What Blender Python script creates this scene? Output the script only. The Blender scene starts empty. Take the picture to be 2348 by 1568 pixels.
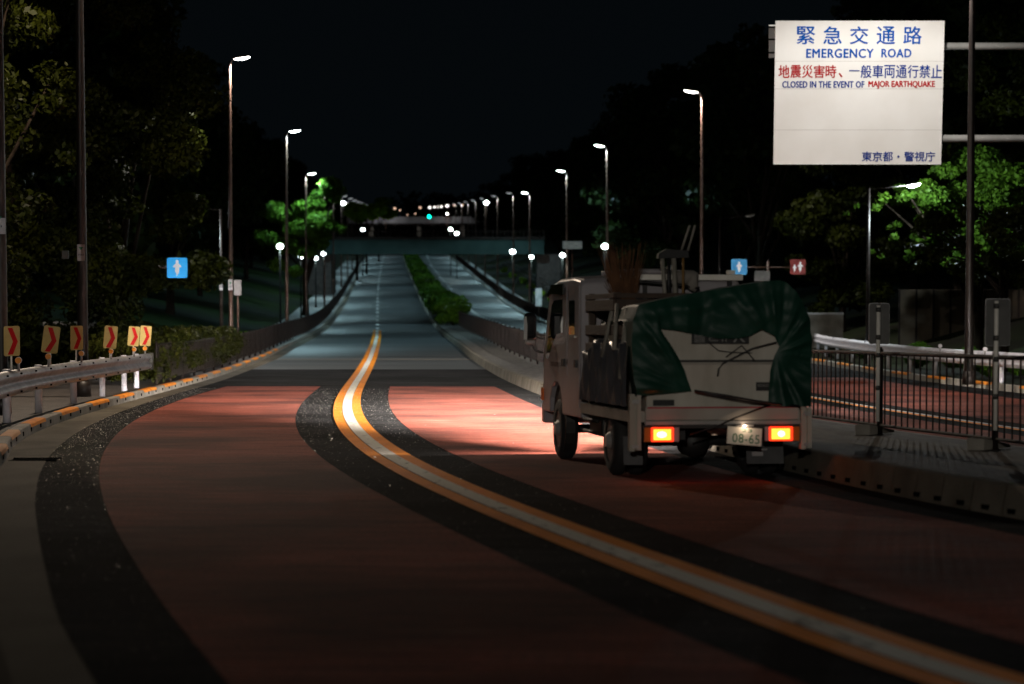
import bpy, math, random
import numpy as np
from mathutils import Vector, Matrix, noise as mnoise
R=math.radians
rnd=random.Random(7); nrg=np.random.default_rng(11)
S=bpy.context.scene; COL=S.collection

# ------------------------------------------------------------------ camera
# measured picture frame of 2347 x 1568 px; focal length 5541 px (an 85 mm lens)
K=5541.; CX=1173.5; CY=784.; EY=1.45; PITCH=R(3.0)
C0=Vector((0,0,EY)); FV=Vector((0,math.cos(PITCH),-math.sin(PITCH))); UV=Vector((0,math.sin(PITCH),math.cos(PITCH)))
camd=bpy.data.cameras.new('camera'); cam=bpy.data.objects.new('camera',camd); COL.objects.link(cam)
cam.location=C0; cam.rotation_euler=(R(90)-PITCH,0,0)
camd.sensor_width=36; camd.lens=K/2347*36; camd.clip_start=.1; camd.clip_end=6000
camd.dof.use_dof=True; camd.dof.focus_distance=37; camd.dof.aperture_fstop=1.75; camd.dof.aperture_blades=9
S.camera=cam

# ------------------------------------------------------------------ night sky (faint city glow) and exposure
W=bpy.data.worlds.new('World'); S.world=W; W.use_nodes=True
wt=W.node_tree; bg=wt.nodes['Background']
tc=wt.nodes.new('ShaderNodeTexCoord'); sx=wt.nodes.new('ShaderNodeSeparateXYZ'); cr=wt.nodes.new('ShaderNodeValToRGB')
wt.links.new(tc.outputs['Generated'],sx.inputs[0]); wt.links.new(sx.outputs['Z'],cr.inputs[0]); wt.links.new(cr.outputs[0],bg.inputs['Color'])
cr.color_ramp.elements[0].position=0.0; cr.color_ramp.elements[0].color=(.0015,.0024,.0031,1)
cr.color_ramp.elements[1].position=.5; cr.color_ramp.elements[1].color=(.0009,.0015,.0021,1)
bg.inputs['Strength'].default_value=1.0
S.view_settings.view_transform='Standard'; S.view_settings.look='None'; S.view_settings.exposure=0; S.view_settings.gamma=1
try:
    S.cycles.max_bounces=5; S.cycles.diffuse_bounces=3; S.cycles.glossy_bounces=3; S.cycles.transmission_bounces=3
    S.cycles.sample_clamp_indirect=2.0; S.cycles.use_light_tree=True; S.cycles.light_sampling_threshold=0.002
    S.cycles.caustics_reflective=False; S.cycles.caustics_refractive=False; S.cycles.use_denoising=True
except Exception: pass

# ------------------------------------------------------------------ ground frame
def pchip(tab):
    xs=np.array([a for a,b in tab],float); ys=np.array([b for a,b in tab],float); h=np.diff(xs); dl=np.diff(ys)/h
    m=np.zeros(len(xs))
    for i in range(1,len(xs)-1):
        if dl[i-1]*dl[i]>0:
            w1=2*h[i]+h[i-1]; w2=h[i]+2*h[i-1]; m[i]=(w1+w2)/(w1/dl[i-1]+w2/dl[i])
    m[0]=dl[0]; m[-1]=dl[-1]
    def f(x):
        if x<=xs[0]: return float(ys[0]+m[0]*(x-xs[0]))
        if x>=xs[-1]: return float(ys[-1]+m[-1]*(x-xs[-1]))
        i=int(np.searchsorted(xs,x))-1; i=max(0,min(i,len(xs)-2)); t=(x-xs[i])/h[i]
        return float((2*t**3-3*t*t+1)*ys[i]+(t**3-2*t*t+t)*h[i]*m[i]+(3*t*t-2*t**3)*ys[i+1]+(t**3-t*t)*h[i]*m[i+1])
    return f
hr=pchip([(0,0),(45,0),(60,.02),(87,.25),(99,.45),(150,1.22),(213,3.25),(277,6.1),(355,9.7),(500,16.4),(700,25.6),(1000,39.5),(3000,132)])
def gy(d): return CY+36+K*(EY-hr(d))/d -72 if d>0 else 0
gy=lambda d: 748+K*(EY-hr(d))/d
def G(X,d,z=0.):
    X=float(X); d=float(d); z=float(z)
    v=C0+d*FV+UV*(d*(CY-748)/K-EY+hr(d)); v.x=X; v.z+=z; return v
_dd=np.concatenate([np.linspace(5,100,800),np.linspace(100.5,2500,3000)]); _gy=np.array([gy(d) for d in _dd])
def dg(y): return float(np.interp(-y,-_gy,_dd))
def XP(x,d): return (x-CX)/K*d                       # lateral metres of picture column x at distance d
def HT(y,d,z0=0): return (gy(d)-y)/K*d               # height above the road of picture row y at distance d

CL=pchip([(9,2.151),(10,1.850),(12,1.387),(14,0.965),(17,0.347),(20,-0.236),(24,-0.924),(28,-1.502),(33,-2.085),(38,-2.550),(44,-2.998),(50,-3.367),(60,-3.885),(75,-4.578),(90,-5.269),(110,-6.243),(140,-7.815),(180,-10.020),(230,-12.787),(300,-16.511),(400,-21.508),(500,-26.326)])
GA=pchip([(9.8,-1.689),(12,-2.252),(14,-2.694),(17,-3.333),(20,-3.944),(24,-4.681),(28,-5.305),(33,-5.927),(38,-6.397),(44,-6.805),(50,-7.098),(60,-7.449),(72,-7.931),(90,-8.62),(110,-9.55),(140,-11.0),(180,-13.05),(230,-15.62),(300,-19.25),(400,-24.35),(500,-29.4)])
KB=pchip([(9.8,-2.25),(12,-2.8),(14,-3.24),(17,-3.88),(20,-4.48),(23,-4.98),(26,-5.443),(29,-5.974),(33,-6.493),(38,-6.905),(44,-7.243),(50,-7.505),(60,-7.885),(75,-8.455),(90,-9.070),(110,-9.962),(140,-11.398),(180,-13.404),(230,-15.960),(300,-19.547),(400,-24.638),(500,-29.689)])
RLL=pchip([(9.8,-1.153),(12,-1.682),(14,-2.134),(17,-2.777),(20,-3.377),(24,-4.097),(28,-4.720),(33,-5.364),(38,-5.870),(44,-6.314),(50,-6.607),(57.5,-6.792)])
RLR=pchip([(9.8,1.172),(12,0.631),(14,0.207),(17,-0.403),(20,-0.984),(24,-1.688),(28,-2.295),(33,-2.915),(38,-3.404),(44,-3.856),(50,-4.204),(57.5,-4.555)])
RRL=pchip([(9,2.78),(11,2.323),(12,2.084),(14,1.660),(17,1.070),(20,0.510),(24,-0.167),(28,-0.749),(33,-1.341),(38,-1.803),(44,-2.228),(50,-2.559),(57.5,-2.906)])
MK=pchip([(9.8,5.55),(14,4.66),(18,3.843),(20,3.407),(24,2.784),(28,2.329),(33,1.869),(38,1.472),(44,1.043),(50,0.647),(60,0.036),(75,-0.808),(90,-1.601),(110,-2.622),(140,-4.133),(180,-6.167),(230,-8.765),(300,-12.463),(400,-17.716),(500,-22.781)])
FN=pchip([(10,7.9),(16,6.35),(20,5.45),(23.6,4.71),(26.9,4.09),(33,3.25),(42,2.5),(55,1.65),(71,.78),(100,-.72),(150,-3.3)])
OLE=pchip([(10,8.5),(20,5.95),(24,5.15),(27,4.55),(33,3.7),(42,2.95),(55,2.1),(71,1.25),(100,-.25),(150,-2.6),(175,-3.6),(214,-5.6),(254,-7.6),(305,-10.3),(383,-14.4),(502,-20.4)])
OCL=pchip([(20,8.4),(30,7.45),(33.6,7.12),(43,6.4),(49.3,6.05),(70,4.9),(100,3.2),(150,.4),(187,-2.6),(248,-5.8),(327,-9.9),(383,-12.7),(502,-17.8)])
KR=pchip([(20,12.4),(40,11.6),(52,11),(66,10.6),(83,10.2),(92,6.7),(110,5.6),(129,4.4),(150,3.2),(190,.8),(235,-1.35),(279,-3.4),(400,-8.9),(513,-14.4)])

# ------------------------------------------------------------------ mesh helpers
class MB:
    def __init__(s): s.v=[]; s.f=[]
    def add(s,vs,fs):
        n=len(s.v); s.v+= [tuple(p) for p in vs]; s.f+= [tuple(i+n for i in f) for f in fs]; return s
    def box(s,a,b,M=None):
        x0,y0,z0=a; x1,y1,z1=b
        vs=[Vector(p) for p in ((x0,y0,z0),(x1,y0,z0),(x1,y1,z0),(x0,y1,z0),(x0,y0,z1),(x1,y0,z1),(x1,y1,z1),(x0,y1,z1))]
        if M is not None: vs=[M@p for p in vs]
        return s.add(vs,[(0,3,2,1),(4,5,6,7),(0,1,5,4),(1,2,6,5),(2,3,7,6),(3,0,4,7)])
    def tube(s,pts,rs,n=10,cap=True):
        pts=[Vector(p) for p in pts]
        if not hasattr(rs,'__len__'): rs=[rs]*len(pts)
        vs=[]; fs=[]
        for i,p in enumerate(pts):
            t=(pts[min(i+1,len(pts)-1)]-pts[max(i-1,0)]).normalized()
            a=t.cross(Vector((0,0,1)) if abs(t.z)<.9 else Vector((1,0,0))).normalized(); b=t.cross(a)
            for k in range(n):
                q=2*math.pi*k/n; vs.append(p+(a*math.cos(q)+b*math.sin(q))*rs[i])
        for i in range(len(pts)-1):
            for k in range(n): fs.append((i*n+k,i*n+(k+1)%n,(i+1)*n+(k+1)%n,(i+1)*n+k))
        if cap: fs+= [tuple(range(n)),tuple(range(len(vs)-1,len(vs)-n-1,-1))]
        return s.add(vs,fs)
    def ell(s,c,r,n=14,m=8,M=None,z0=-1,z1=1):
        vs=[];fs=[]
        for j in range(m+1):
            zz=z0+(z1-z0)*j/m; rr=math.sqrt(max(0,1-zz*zz)) if abs(zz)<1 else .02
            for k in range(n):
                q=2*math.pi*k/n; p=Vector((r[0]*rr*math.cos(q),r[1]*rr*math.sin(q),r[2]*zz))
                if M is not None: p=M@p
                vs.append(Vector(c)+p)
        for j in range(m):
            for k in range(n): fs.append((j*n+k,j*n+(k+1)%n,(j+1)*n+(k+1)%n,(j+1)*n+k))
        fs+= [tuple(range(n-1,-1,-1)),tuple(range(m*n,m*n+n))]
        return s.add(vs,fs)
    def prism(s,poly,axis,a,b):
        """poly of 2-d points; axis 'x': poly in (y,z); 'y': poly in (x,z); 'z': (x,y)"""
        def mk(p,t): return {'x':(t,p[0],p[1]),'y':(p[0],t,p[1]),'z':(p[0],p[1],t)}[axis]
        n=len(poly); vs=[mk(p,a) for p in poly]+[mk(p,b) for p in poly]
        return s.add(vs,[tuple(range(n)),tuple(range(2*n-1,n-1,-1))]+[(i,(i+1)%n,n+(i+1)%n,n+i) for i in range(n)])
    def grid(s,rows):
        n=len(rows[0]); vs=[p for r in rows for p in r]
        return s.add(vs,[(i*n+j,i*n+j+1,(i+1)*n+j+1,(i+1)*n+j) for i in range(len(rows)-1) for j in range(n-1)])
    def build(s,name,mat,parent=None,smooth=False,off=None,bevel=0):
        me=bpy.data.meshes.new(name); v=np.array(s.v,dtype=np.float64)
        if off is not None: v=v-np.array(off)
        me.from_pydata([tuple(p) for p in v],[],s.f); me.update()
        o=bpy.data.objects.new(name,me); COL.objects.link(o)
        import bmesh
        b=bmesh.new(); b.from_mesh(me); bmesh.ops.recalc_face_normals(b,faces=b.faces)
        b.to_mesh(me); b.free()
        if mat: me.materials.append(mat)
        if smooth: me.shade_smooth()
        if bevel:
            m=o.modifiers.new('bevel','BEVEL'); m.width=bevel; m.segments=2; m.limit_method='ANGLE'
        if parent: o.parent=parent
        return o
def tag(o,label=None,cat=None,group=None,kind=None):
    if label: o['label']=label
    if cat: o['category']=cat
    if group: o['group']=group
    if kind: o['kind']=kind
    return o
def thing(name,loc,label,cat,group=None,rz=0):
    o=bpy.data.objects.new(name,None); COL.objects.link(o); o.location=loc; o.rotation_euler=(0,0,rz); return tag(o,label,cat,group)
def dup(o,loc,label=None,rz=None,scale=None,group=None):
    r=o.copy(); COL.objects.link(r); r.location=loc
    if rz is not None: r.rotation_euler=(0,0,rz)
    if scale: r.scale=(scale,)*3
    if label: r['label']=label
    if group: r['group']=group
    for c in list(o.children):
        k=c.copy(); COL.objects.link(k); k.parent=r
        for c2 in list(c.children):
            k2=c2.copy(); COL.objects.link(k2); k2.parent=k
    return r
ORD='first second third fourth fifth sixth seventh eighth ninth tenth eleventh twelfth thirteenth fourteenth fifteenth sixteenth seventeenth eighteenth nineteenth twentieth'.split()

# ------------------------------------------------------------------ materials
def mat(name,col,rough=.6,metal=0,col2=None,scale=(1,1,1),nscale=8,detail=6,bump=0,bscale=60,lo=.35,hi=.65,emit=None,es=0,spec=.5,voro=None,trans=0,fine=None):
    m=bpy.data.materials.new(name); m.use_nodes=True; t=m.node_tree; b=t.nodes['Principled BSDF']
    b.inputs['Base Color'].default_value=(*col,1); b.inputs['Roughness'].default_value=rough; b.inputs['Metallic'].default_value=metal
    b.inputs['Specular IOR Level'].default_value=spec
    tcn=t.nodes.new('ShaderNodeTexCoord'); mp=t.nodes.new('ShaderNodeMapping'); mp.inputs['Scale'].default_value=scale
    t.links.new(tcn.outputs['Object'],mp.inputs[0])
    if col2:
        n=t.nodes.new('ShaderNodeTexNoise'); n.inputs['Scale'].default_value=nscale; n.inputs['Detail'].default_value=detail
        r=t.nodes.new('ShaderNodeValToRGB'); r.color_ramp.elements[0].position=lo; r.color_ramp.elements[1].position=hi
        r.color_ramp.elements[0].color=(*col,1); r.color_ramp.elements[1].color=(*col2,1)
        t.links.new(mp.outputs[0],n.inputs['Vector']); t.links.new(n.outputs['Fac'],r.inputs[0]); t.links.new(r.outputs[0],b.inputs['Base Color'])
    if bump:
        n2=t.nodes.new('ShaderNodeTexNoise'); n2.inputs['Scale'].default_value=bscale; n2.inputs['Detail'].default_value=4
        t.links.new(mp.outputs[0],n2.inputs['Vector'])
        bp=t.nodes.new('ShaderNodeBump'); bp.inputs['Strength'].default_value=bump; bp.inputs['Distance'].default_value=.02
        t.links.new(n2.outputs['Fac'],bp.inputs['Height']); t.links.new(bp.outputs[0],b.inputs['Normal'])
    if fine:
        n3=t.nodes.new('ShaderNodeTexNoise'); n3.inputs['Scale'].default_value=fine[2]; n3.inputs['Detail'].default_value=3; t.links.new(tcn.outputs['Object'],n3.inputs['Vector'])
        mr=t.nodes.new('ShaderNodeMapRange'); mr.inputs[1].default_value=.38; mr.inputs[2].default_value=.66; mr.inputs[3].default_value=fine[0]; mr.inputs[4].default_value=fine[1]; t.links.new(n3.outputs['Fac'],mr.inputs[0])
        n4=t.nodes.new('ShaderNodeTexNoise'); n4.inputs['Scale'].default_value=.45; n4.inputs['Detail'].default_value=5; t.links.new(tcn.outputs['Object'],n4.inputs['Vector'])
        m4=t.nodes.new('ShaderNodeMapRange'); m4.inputs[1].default_value=.35; m4.inputs[2].default_value=.65; m4.inputs[3].default_value=.45; m4.inputs[4].default_value=1.5; t.links.new(n4.outputs['Fac'],m4.inputs[0])
        mm=t.nodes.new('ShaderNodeMath'); mm.operation='MULTIPLY'; t.links.new(mr.outputs[0],mm.inputs[0]); t.links.new(m4.outputs[0],mm.inputs[1])
        vm=t.nodes.new('ShaderNodeVectorMath'); vm.operation='SCALE'; t.links.new(r.outputs[0],vm.inputs[0]); t.links.new(mm.outputs[0],vm.inputs['Scale']); t.links.new(vm.outputs[0],b.inputs['Base Color'])
    if emit: b.inputs['Emission Color'].default_value=(*emit,1); b.inputs['Emission Strength'].default_value=es
    if trans: b.inputs['Transmission Weight'].default_value=trans
    return m
M={}
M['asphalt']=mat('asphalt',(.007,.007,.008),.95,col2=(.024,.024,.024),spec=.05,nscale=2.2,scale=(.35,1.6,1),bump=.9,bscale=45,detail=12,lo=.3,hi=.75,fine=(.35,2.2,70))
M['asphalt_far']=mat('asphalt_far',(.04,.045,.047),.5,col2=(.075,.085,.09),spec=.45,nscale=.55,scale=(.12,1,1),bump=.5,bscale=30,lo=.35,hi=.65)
M['red']=mat('red_surfacing',(.13,.034,.024),.85,col2=(.36,.115,.08),spec=.12,nscale=5.5,scale=(.25,2.8,1),bump=.5,bscale=40,detail=14,lo=.28,hi=.78,fine=(.5,1.6,60))
_r=[n for n in M['red'].node_tree.nodes if n.type=='VALTORGB'][0]; _e=_r.color_ramp.elements.new(.56); _e.color=(.22,.055,.035,1)
_r.color_ramp.elements[0].color=(.06,.017,.012,1); _r.color_ramp.elements[-1].color=(.19,.10,.08,1); _r.color_ramp.elements[-1].position=.74
M['concrete']=mat('concrete',(.17,.155,.13),.8,col2=(.28,.26,.225),nscale=2.4,bump=.5,bscale=50,detail=10)
M['gutter']=mat('gutter_concrete',(.075,.066,.05),.85,spec=.1,col2=(.13,.115,.09),nscale=1.5,scale=(1,.5,1),bump=.4,bscale=40,detail=10)
M['walk']=mat('walk_asphalt',(.035,.03,.028),.8,col2=(.07,.06,.055),nscale=3,bump=.5,bscale=60)
M['paving']=mat('paving',(.20,.20,.20),.8,col2=(.34,.34,.34),nscale=1.2,bump=.3,bscale=20)
M['soil']=mat('soil',(.010,.009,.006),.95,col2=(.014,.020,.007),spec=.1,nscale=.7,bump=.6,bscale=12)
M['slope']=mat('grass_slope',(.008,.015,.004),.95,spec=.1,col2=(.014,.03,.007),nscale=1.4,bump=.6,bscale=12)
def paint(name,c,c2,lo=.5,hi=.62,ns=7,sc=(1,.35,1)): return mat(name,c,.75,spec=.12,col2=c2,nscale=ns,scale=sc,detail=12,lo=lo,hi=hi,bump=.4,bscale=50)
M['orange_paint']=paint('orange_paint',(.95,.31,.025),(.72,.21,.016),.42,.78,3)
M['white_paint']=paint('white_paint',(.85,.82,.74),(.20,.19,.17),.58,.72,5,(2.2,.55,1))
M['white_line']=paint('white_line',(.6,.6,.6),(.4,.4,.4),.4,.7)
M['kerb_orange']=paint('kerb_orange',(.75,.26,.03),(.5,.15,.03),.45,.75,6)
M['kerb_pale']=paint('kerb_pale',(.70,.40,.22),(.6,.22,.05),.4,.7,3)
M['hole']=mat('dark_hole',(.006,.006,.006),.9,spec=0)
M['steel']=mat('galvanised_steel',(.42,.42,.43),.42,.55,col2=(.26,.26,.27),nscale=3,bump=.12,bscale=20,detail=8)
M['guard_white']=mat('guard_white',(.80,.79,.86),.5,col2=(.62,.61,.67),nscale=6,bump=.1)
M['pole_brown']=mat('pole_brown',(.085,.045,.030),.45,col2=(.06,.032,.024),nscale=4,spec=.5)
M['pole_dark']=mat('pole_dark_brown',(.018,.012,.010),.45,col2=(.012,.009,.008),nscale=4)
M['black_fence']=mat('fence_brown_black',(.006,.005,.0045),.6,spec=.12,col2=(.028,.02,.018),nscale=5)
M['white_pole']=mat('white_pole',(.93,.91,.84),.45,col2=(.85,.82,.74),nscale=9)
M['tagw']=mat('tag_white',(.62,.63,.68),.6,col2=(.5,.52,.56),nscale=20)
M['tagg']=mat('tag_green',(.03,.32,.17),.6)
M['tagb']=mat('tag_dark',(.04,.04,.09),.6)
M['board_cream']=mat('board_cream',(.58,.45,.17),.6,spec=.2,col2=(.50,.39,.14),nscale=9)
M['board_red']=mat('board_red',(.50,.010,.012),.6,spec=.1)
M['disc_orange']=mat('reflector_orange',(.85,.30,.02),.35,emit=(.9,.25,.01),es=0)
M['grey_back']=mat('grey_back',(.09,.09,.085),.5,.3,col2=(.06,.06,.058),nscale=6)
M['blue']=mat('sign_blue',(.02,.36,.85),.4,col2=(.03,.42,.95),nscale=3)
M['signwhite_glow']=mat('sign_white_glow',(.8,.8,.8),.5,emit=(.8,.8,.85),es=.35)  # faint emission added so the figures do not go dark
M['signred']=mat('sign_red',(.42,.015,.012),.45)
M['panel']=mat('sign_panel_white',(.80,.80,.79),.38,col2=(.73,.72,.70),nscale=.8,bump=.02,bscale=3)
M['ink_blue']=mat('ink_blue',(.0,.075,.40),.8,spec=.05)
M['ink_navy']=mat('ink_navy',(.004,.035,.25),.8,spec=.05)
M['ink_red']=mat('ink_red',(.40,.004,.008),.8,spec=.05)
M['seam']=mat('seam_grey',(.45,.44,.42),.6)
M['pipe']=mat('gantry_pipe',(.42,.42,.41),.45,.1,col2=(.33,.33,.32),nscale=2)
def lampmat(n,c,s): return mat(n,(.8,.8,.8),.4,emit=c,es=s)
M['glow_warm']=lampmat('lamp_glow_warm',(1,.95,.88),14)
M['glow_cool']=lampmat('lamp_glow_cool',(.86,1,.98),26)
M['glow_far']=lampmat('lamp_glow_far',(1,.93,.86),2.6)
M['glow_dim']=lampmat('lamp_glow_dim',(.95,1,1),.55)
M['glow_orange']=lampmat('lamp_glow_orange',(1,.62,.42),1.6)
M['glow_green']=lampmat('signal_green',(.0,1,.62),9)
M['unlit']=mat('unlit_lens',(.5,.5,.5),.3)
M['lamp_body']=mat('lamp_body',(.30,.26,.22),.4,.2)
def leafmat(n,c1,c2,tr=.35):
    m=mat(n,c1,.5,col2=c2,nscale=.9,detail=3,spec=.06); t=m.node_tree; b=t.nodes['Principled BSDF']; o=t.nodes['Material Output']
    tl=t.nodes.new('ShaderNodeBsdfTranslucent'); mx=t.nodes.new('ShaderNodeMixShader'); mx.inputs[0].default_value=tr
    r=[n for n in t.nodes if n.type=='VALTORGB'][0]; t.links.new(r.outputs[0],tl.inputs[0])
    t.links.new(b.outputs[0],mx.inputs[1]); t.links.new(tl.outputs[0],mx.inputs[2]); t.links.new(mx.outputs[0],o.inputs[0]); return m
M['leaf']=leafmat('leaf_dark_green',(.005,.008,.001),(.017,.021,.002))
M['leaf_lit']=leafmat('leaf_lit_green',(.025,.06,.006),(.06,.13,.012),.4)  # lamplit copy of the leaf green, brightness put into the colour
M['leaf_far']=leafmat('leaf_far',(.006,.011,.003),(.014,.024,.006))
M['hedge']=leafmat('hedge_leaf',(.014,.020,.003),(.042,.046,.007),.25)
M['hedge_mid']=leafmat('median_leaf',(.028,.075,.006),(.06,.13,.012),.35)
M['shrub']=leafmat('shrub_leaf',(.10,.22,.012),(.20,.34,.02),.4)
M['bark']=mat('bark',(.006,.0045,.003),.9,spec=.05,col2=(.02,.015,.011),nscale=6,scale=(1,1,.2),bump=.6,bscale=20)
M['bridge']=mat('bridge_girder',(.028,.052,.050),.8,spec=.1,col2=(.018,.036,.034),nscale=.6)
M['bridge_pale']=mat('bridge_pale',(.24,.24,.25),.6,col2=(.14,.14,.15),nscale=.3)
M['wall_pale']=mat('wall_pale',(.42,.42,.45),.8,col2=(.3,.3,.32),nscale=1.2,bump=.2)
M['wall_tan']=mat('wall_tan',(.09,.07,.045),.8,col2=(.05,.04,.028),nscale=1.6,bump=.3)

# ------------------------------------------------------------------ ruled strips on the ground
def rng(d0,d1):
    out=[d0]; d=d0
    while d<d1:
        d+= .7 if d<60 else (1.5 if d<120 else 4 if d<520 else 25); out.append(min(d,d1))
    return out
def strip(name,fs,d0,d1,z,m,kind='structure',label=None,ends=None):
    b=MB(); b.grid([[G(f(d),d,z(d) if callable(z) else z) for f in fs] for d in rng(d0,d1)])
    o=b.build(name,m,None,smooth=True); tag(o,label,None,None,kind); return o
def mix(f,g,t): return lambda d: f(d)*(1-t)+g(d)*t
def offn(f,w):                                          # offset measured across the line's own direction
    return lambda d: f(d)+w*math.sqrt(1+((f(d+.5)-f(d-.5)))**2)
# terrain: one sheet, low under the roads, banks rising at the sides
deltaL=[(0,.11),(3.4,.11),(5,.2),(8,1.0),(14,2.2),(30,4),(90,7),(500,10)]
deltaR=[(0,.11),(3.4,.11),(5,.25),(8,1.1),(14,2.4),(30,4),(90,7),(500,10)]
b=MB(); rows=[]
for d in [-60,-30,-10,0,5]+rng(9.8,700)+list(range(760,2600,120)):
    kb,kr=KB(max(d,0)),KR(max(d,0))
    if d<9.8: kb=KB(9.8)-(9.8-d)*-.2; kr=max(kr,11)
    rr=[G(kb-.16-dl,d,h-.04) for dl,h in reversed(deltaL)]
    rr+=[G(kb-.08,d,-.32),G(kb*.5+kr*.5,d,-.32),G(kr+.08,d,-.32)]
    rr+=[G(kr+.16+dl,d,h-.04) for dl,h in deltaR]
    rows.append(rr)
b.grid(rows); tag(b.build('ground',M['soil'],None,smooth=True),kind='structure')
lo=lambda d: KB(d)
strip('road',[KB,mix(KB,MK,.33),mix(KB,MK,.66),MK],9,75,0,M['asphalt'])
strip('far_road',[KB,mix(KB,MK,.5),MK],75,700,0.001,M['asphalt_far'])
strip('opposite_road',[OLE,mix(OLE,KR,.5),KR],14,120,0,M['asphalt'])
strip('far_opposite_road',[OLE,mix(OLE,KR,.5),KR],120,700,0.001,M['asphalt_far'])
strip('gutter_strip',[KB,mix(KB,GA,.5),GA],9,300,.006,M['gutter'])
strip('red_road_surface',[RLL,mix(RLL,RLR,.5),RLR],9,57.6,.006,M['red'])
strip('red_road_surface',[RRL,lambda d:(RRL(d)+MK(d)-.6)/2,lambda d:MK(d)-.6],9,57.6,.006,M['red'])
strip('red_road_surface',[lambda d:OLE(d)+.15,lambda d:OCL(d)-.55],14,66,.006,M['red'])
strip('red_road_surface',[lambda d:OCL(d)+.6,lambda d:KR(d)-1.1],14,66,.006,M['red'])
strip('orange_lane_line',[offn(CL,-.245),offn(CL,-.088)],9,149,.010,M['orange_paint'])
strip('orange_lane_line',[offn(CL,.088),offn(CL,.245)],9,149,.010,M['orange_paint'])
strip('white_lane_line',[offn(CL,-.083),offn(CL,0),offn(CL,.083)],9,149,.014,M['white_paint'])
b=MB()
d=152.
while d<500:
    for base,w in ((CL,.10),):
        b.grid([[G(base(q)-w,q,.012),G(base(q)+w,q,.012)] for q in (d,d+2.5,d+5)])
    if d>255: b.grid([[G(OCL(q)-.1,q,.012),G(OCL(q)+.1,q,.012)] for q in (d,d+2.5,d+5)])
    d+=10
tag(b.build('dashed_lane_line',M['white_line']),kind='structure')
strip('opposite_lane_line',[lambda d:OCL(d)-.14,lambda d:OCL(d)+.14],66,252,.012,M['white_line'])
strip('opposite_orange_line',[lambda d:OCL(d)-.12,lambda d:OCL(d)+.0],16,66,.012,M['orange_paint'])
strip('opposite_white_line',[lambda d:OCL(d)+.02,lambda d:OCL(d)+.12],16,66,.012,M['white_line'])
# cross joint in the asphalt
dj=dg(824)
strip('road_joint',[KB,MK],dj-.35,dj+.35,.004,mat('joint',(.22,.19,.15),.6))
strip('left_pavement',[lambda d:KB(d)-3.4,lambda d:KB(d)-.15],9,118,.125,M['walk'])
strip('left_path',[lambda d:KB(d)-3.3,lambda d:KB(d)-.15],118,420,.128,M['paving'])
strip('right_path',[lambda d:KR(d)+.15,lambda d:KR(d)+2.2],96,420,.128,M['paving'])
strip('grass_bank',[lambda d:KB(d)-16,lambda d:KB(d)-8.2,lambda d:KB(d)-5.2,lambda d:KB(d)-3.5],96,300,lambda d:.13,M['slope']).location.z=.0
# fix bank heights so that the grass follows the terrain
o=bpy.data.objects['grass_bank']; me=o.data
for i,v in enumerate(me.vertices):
    v.co.z+= (2.55,1.02,.22,0)[i%4]

# ------------------------------------------------------------------ kerbs
def sweep(b,f,prof,d0,d1,ds=None):
    rows=[[G(offn(f,o)(d),d,z) for o,z in prof] for d in (ds or rng(d0,d1))]
    b.grid(rows); return b
b=MB(); sweep(b,KB,[(0,-.1),(.0,.02),(-.012,.135),(-.03,.15),(-.15,.15),(-.152,-.1)],9,560)
tag(b.build('kerb_left',M['concrete']),kind='structure')
b=MB(); sweep(b,KR,[(0,-.1),(.0,.02),(.012,.135),(.03,.15),(.15,.15),(.152,-.1)],18,560)
tag(b.build('kerb_right',M['concrete']),kind='structure')
def patches(name,f,s,starts,m):
    b=MB()
    for a,l in starts:
        ds=[a+l*i/4 for i in range(5)]
        b.grid([[G(offn(f,s*o)(d),d,z) for o,z in ((.002,.10),(-.010,.139),(-.032,.1535),(-.15,.1535))] for d in ds])
    return tag(b.build(name,m),kind='structure')
patches('kerb_paint_pale',KB,1,[(22.0,1.5),(25.2,1.6),(28.6,1.8)],M['kerb_pale'])
patches('kerb_paint_orange',KB,1,[(32.3,2.1),(36.6,2.3)]+[(40.9+4.1*i,2.4) for i in range(14)],M['kerb_orange'])
patches('kerb_paint_orange',KR,-1,[(30+5*i,2.4) for i in range(11)],M['kerb_orange'])
b=MB(); d=20.
while d<64:
    p=G(offn(KB,.003)(d),d,.045); q=G(offn(KB,.003)(d+.13),d+.13,.045)
    for dx in (0,):
        b.add([p,q,q+Vector((0,0,.055)),p+Vector((0,0,.055)),p+Vector((-.02,0,0)),q+Vector((-.02,0,0)),q+Vector((-.02,0,.055)),p+Vector((-.02,0,.055))],[(0,1,2,3),(4,7,6,5),(0,4,5,1),(3,2,6,7),(0,3,7,4),(1,5,6,2)])
    d+=1.36
tag(b.build('kerb_drain_slots',M['hole']),kind='structure')
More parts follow.
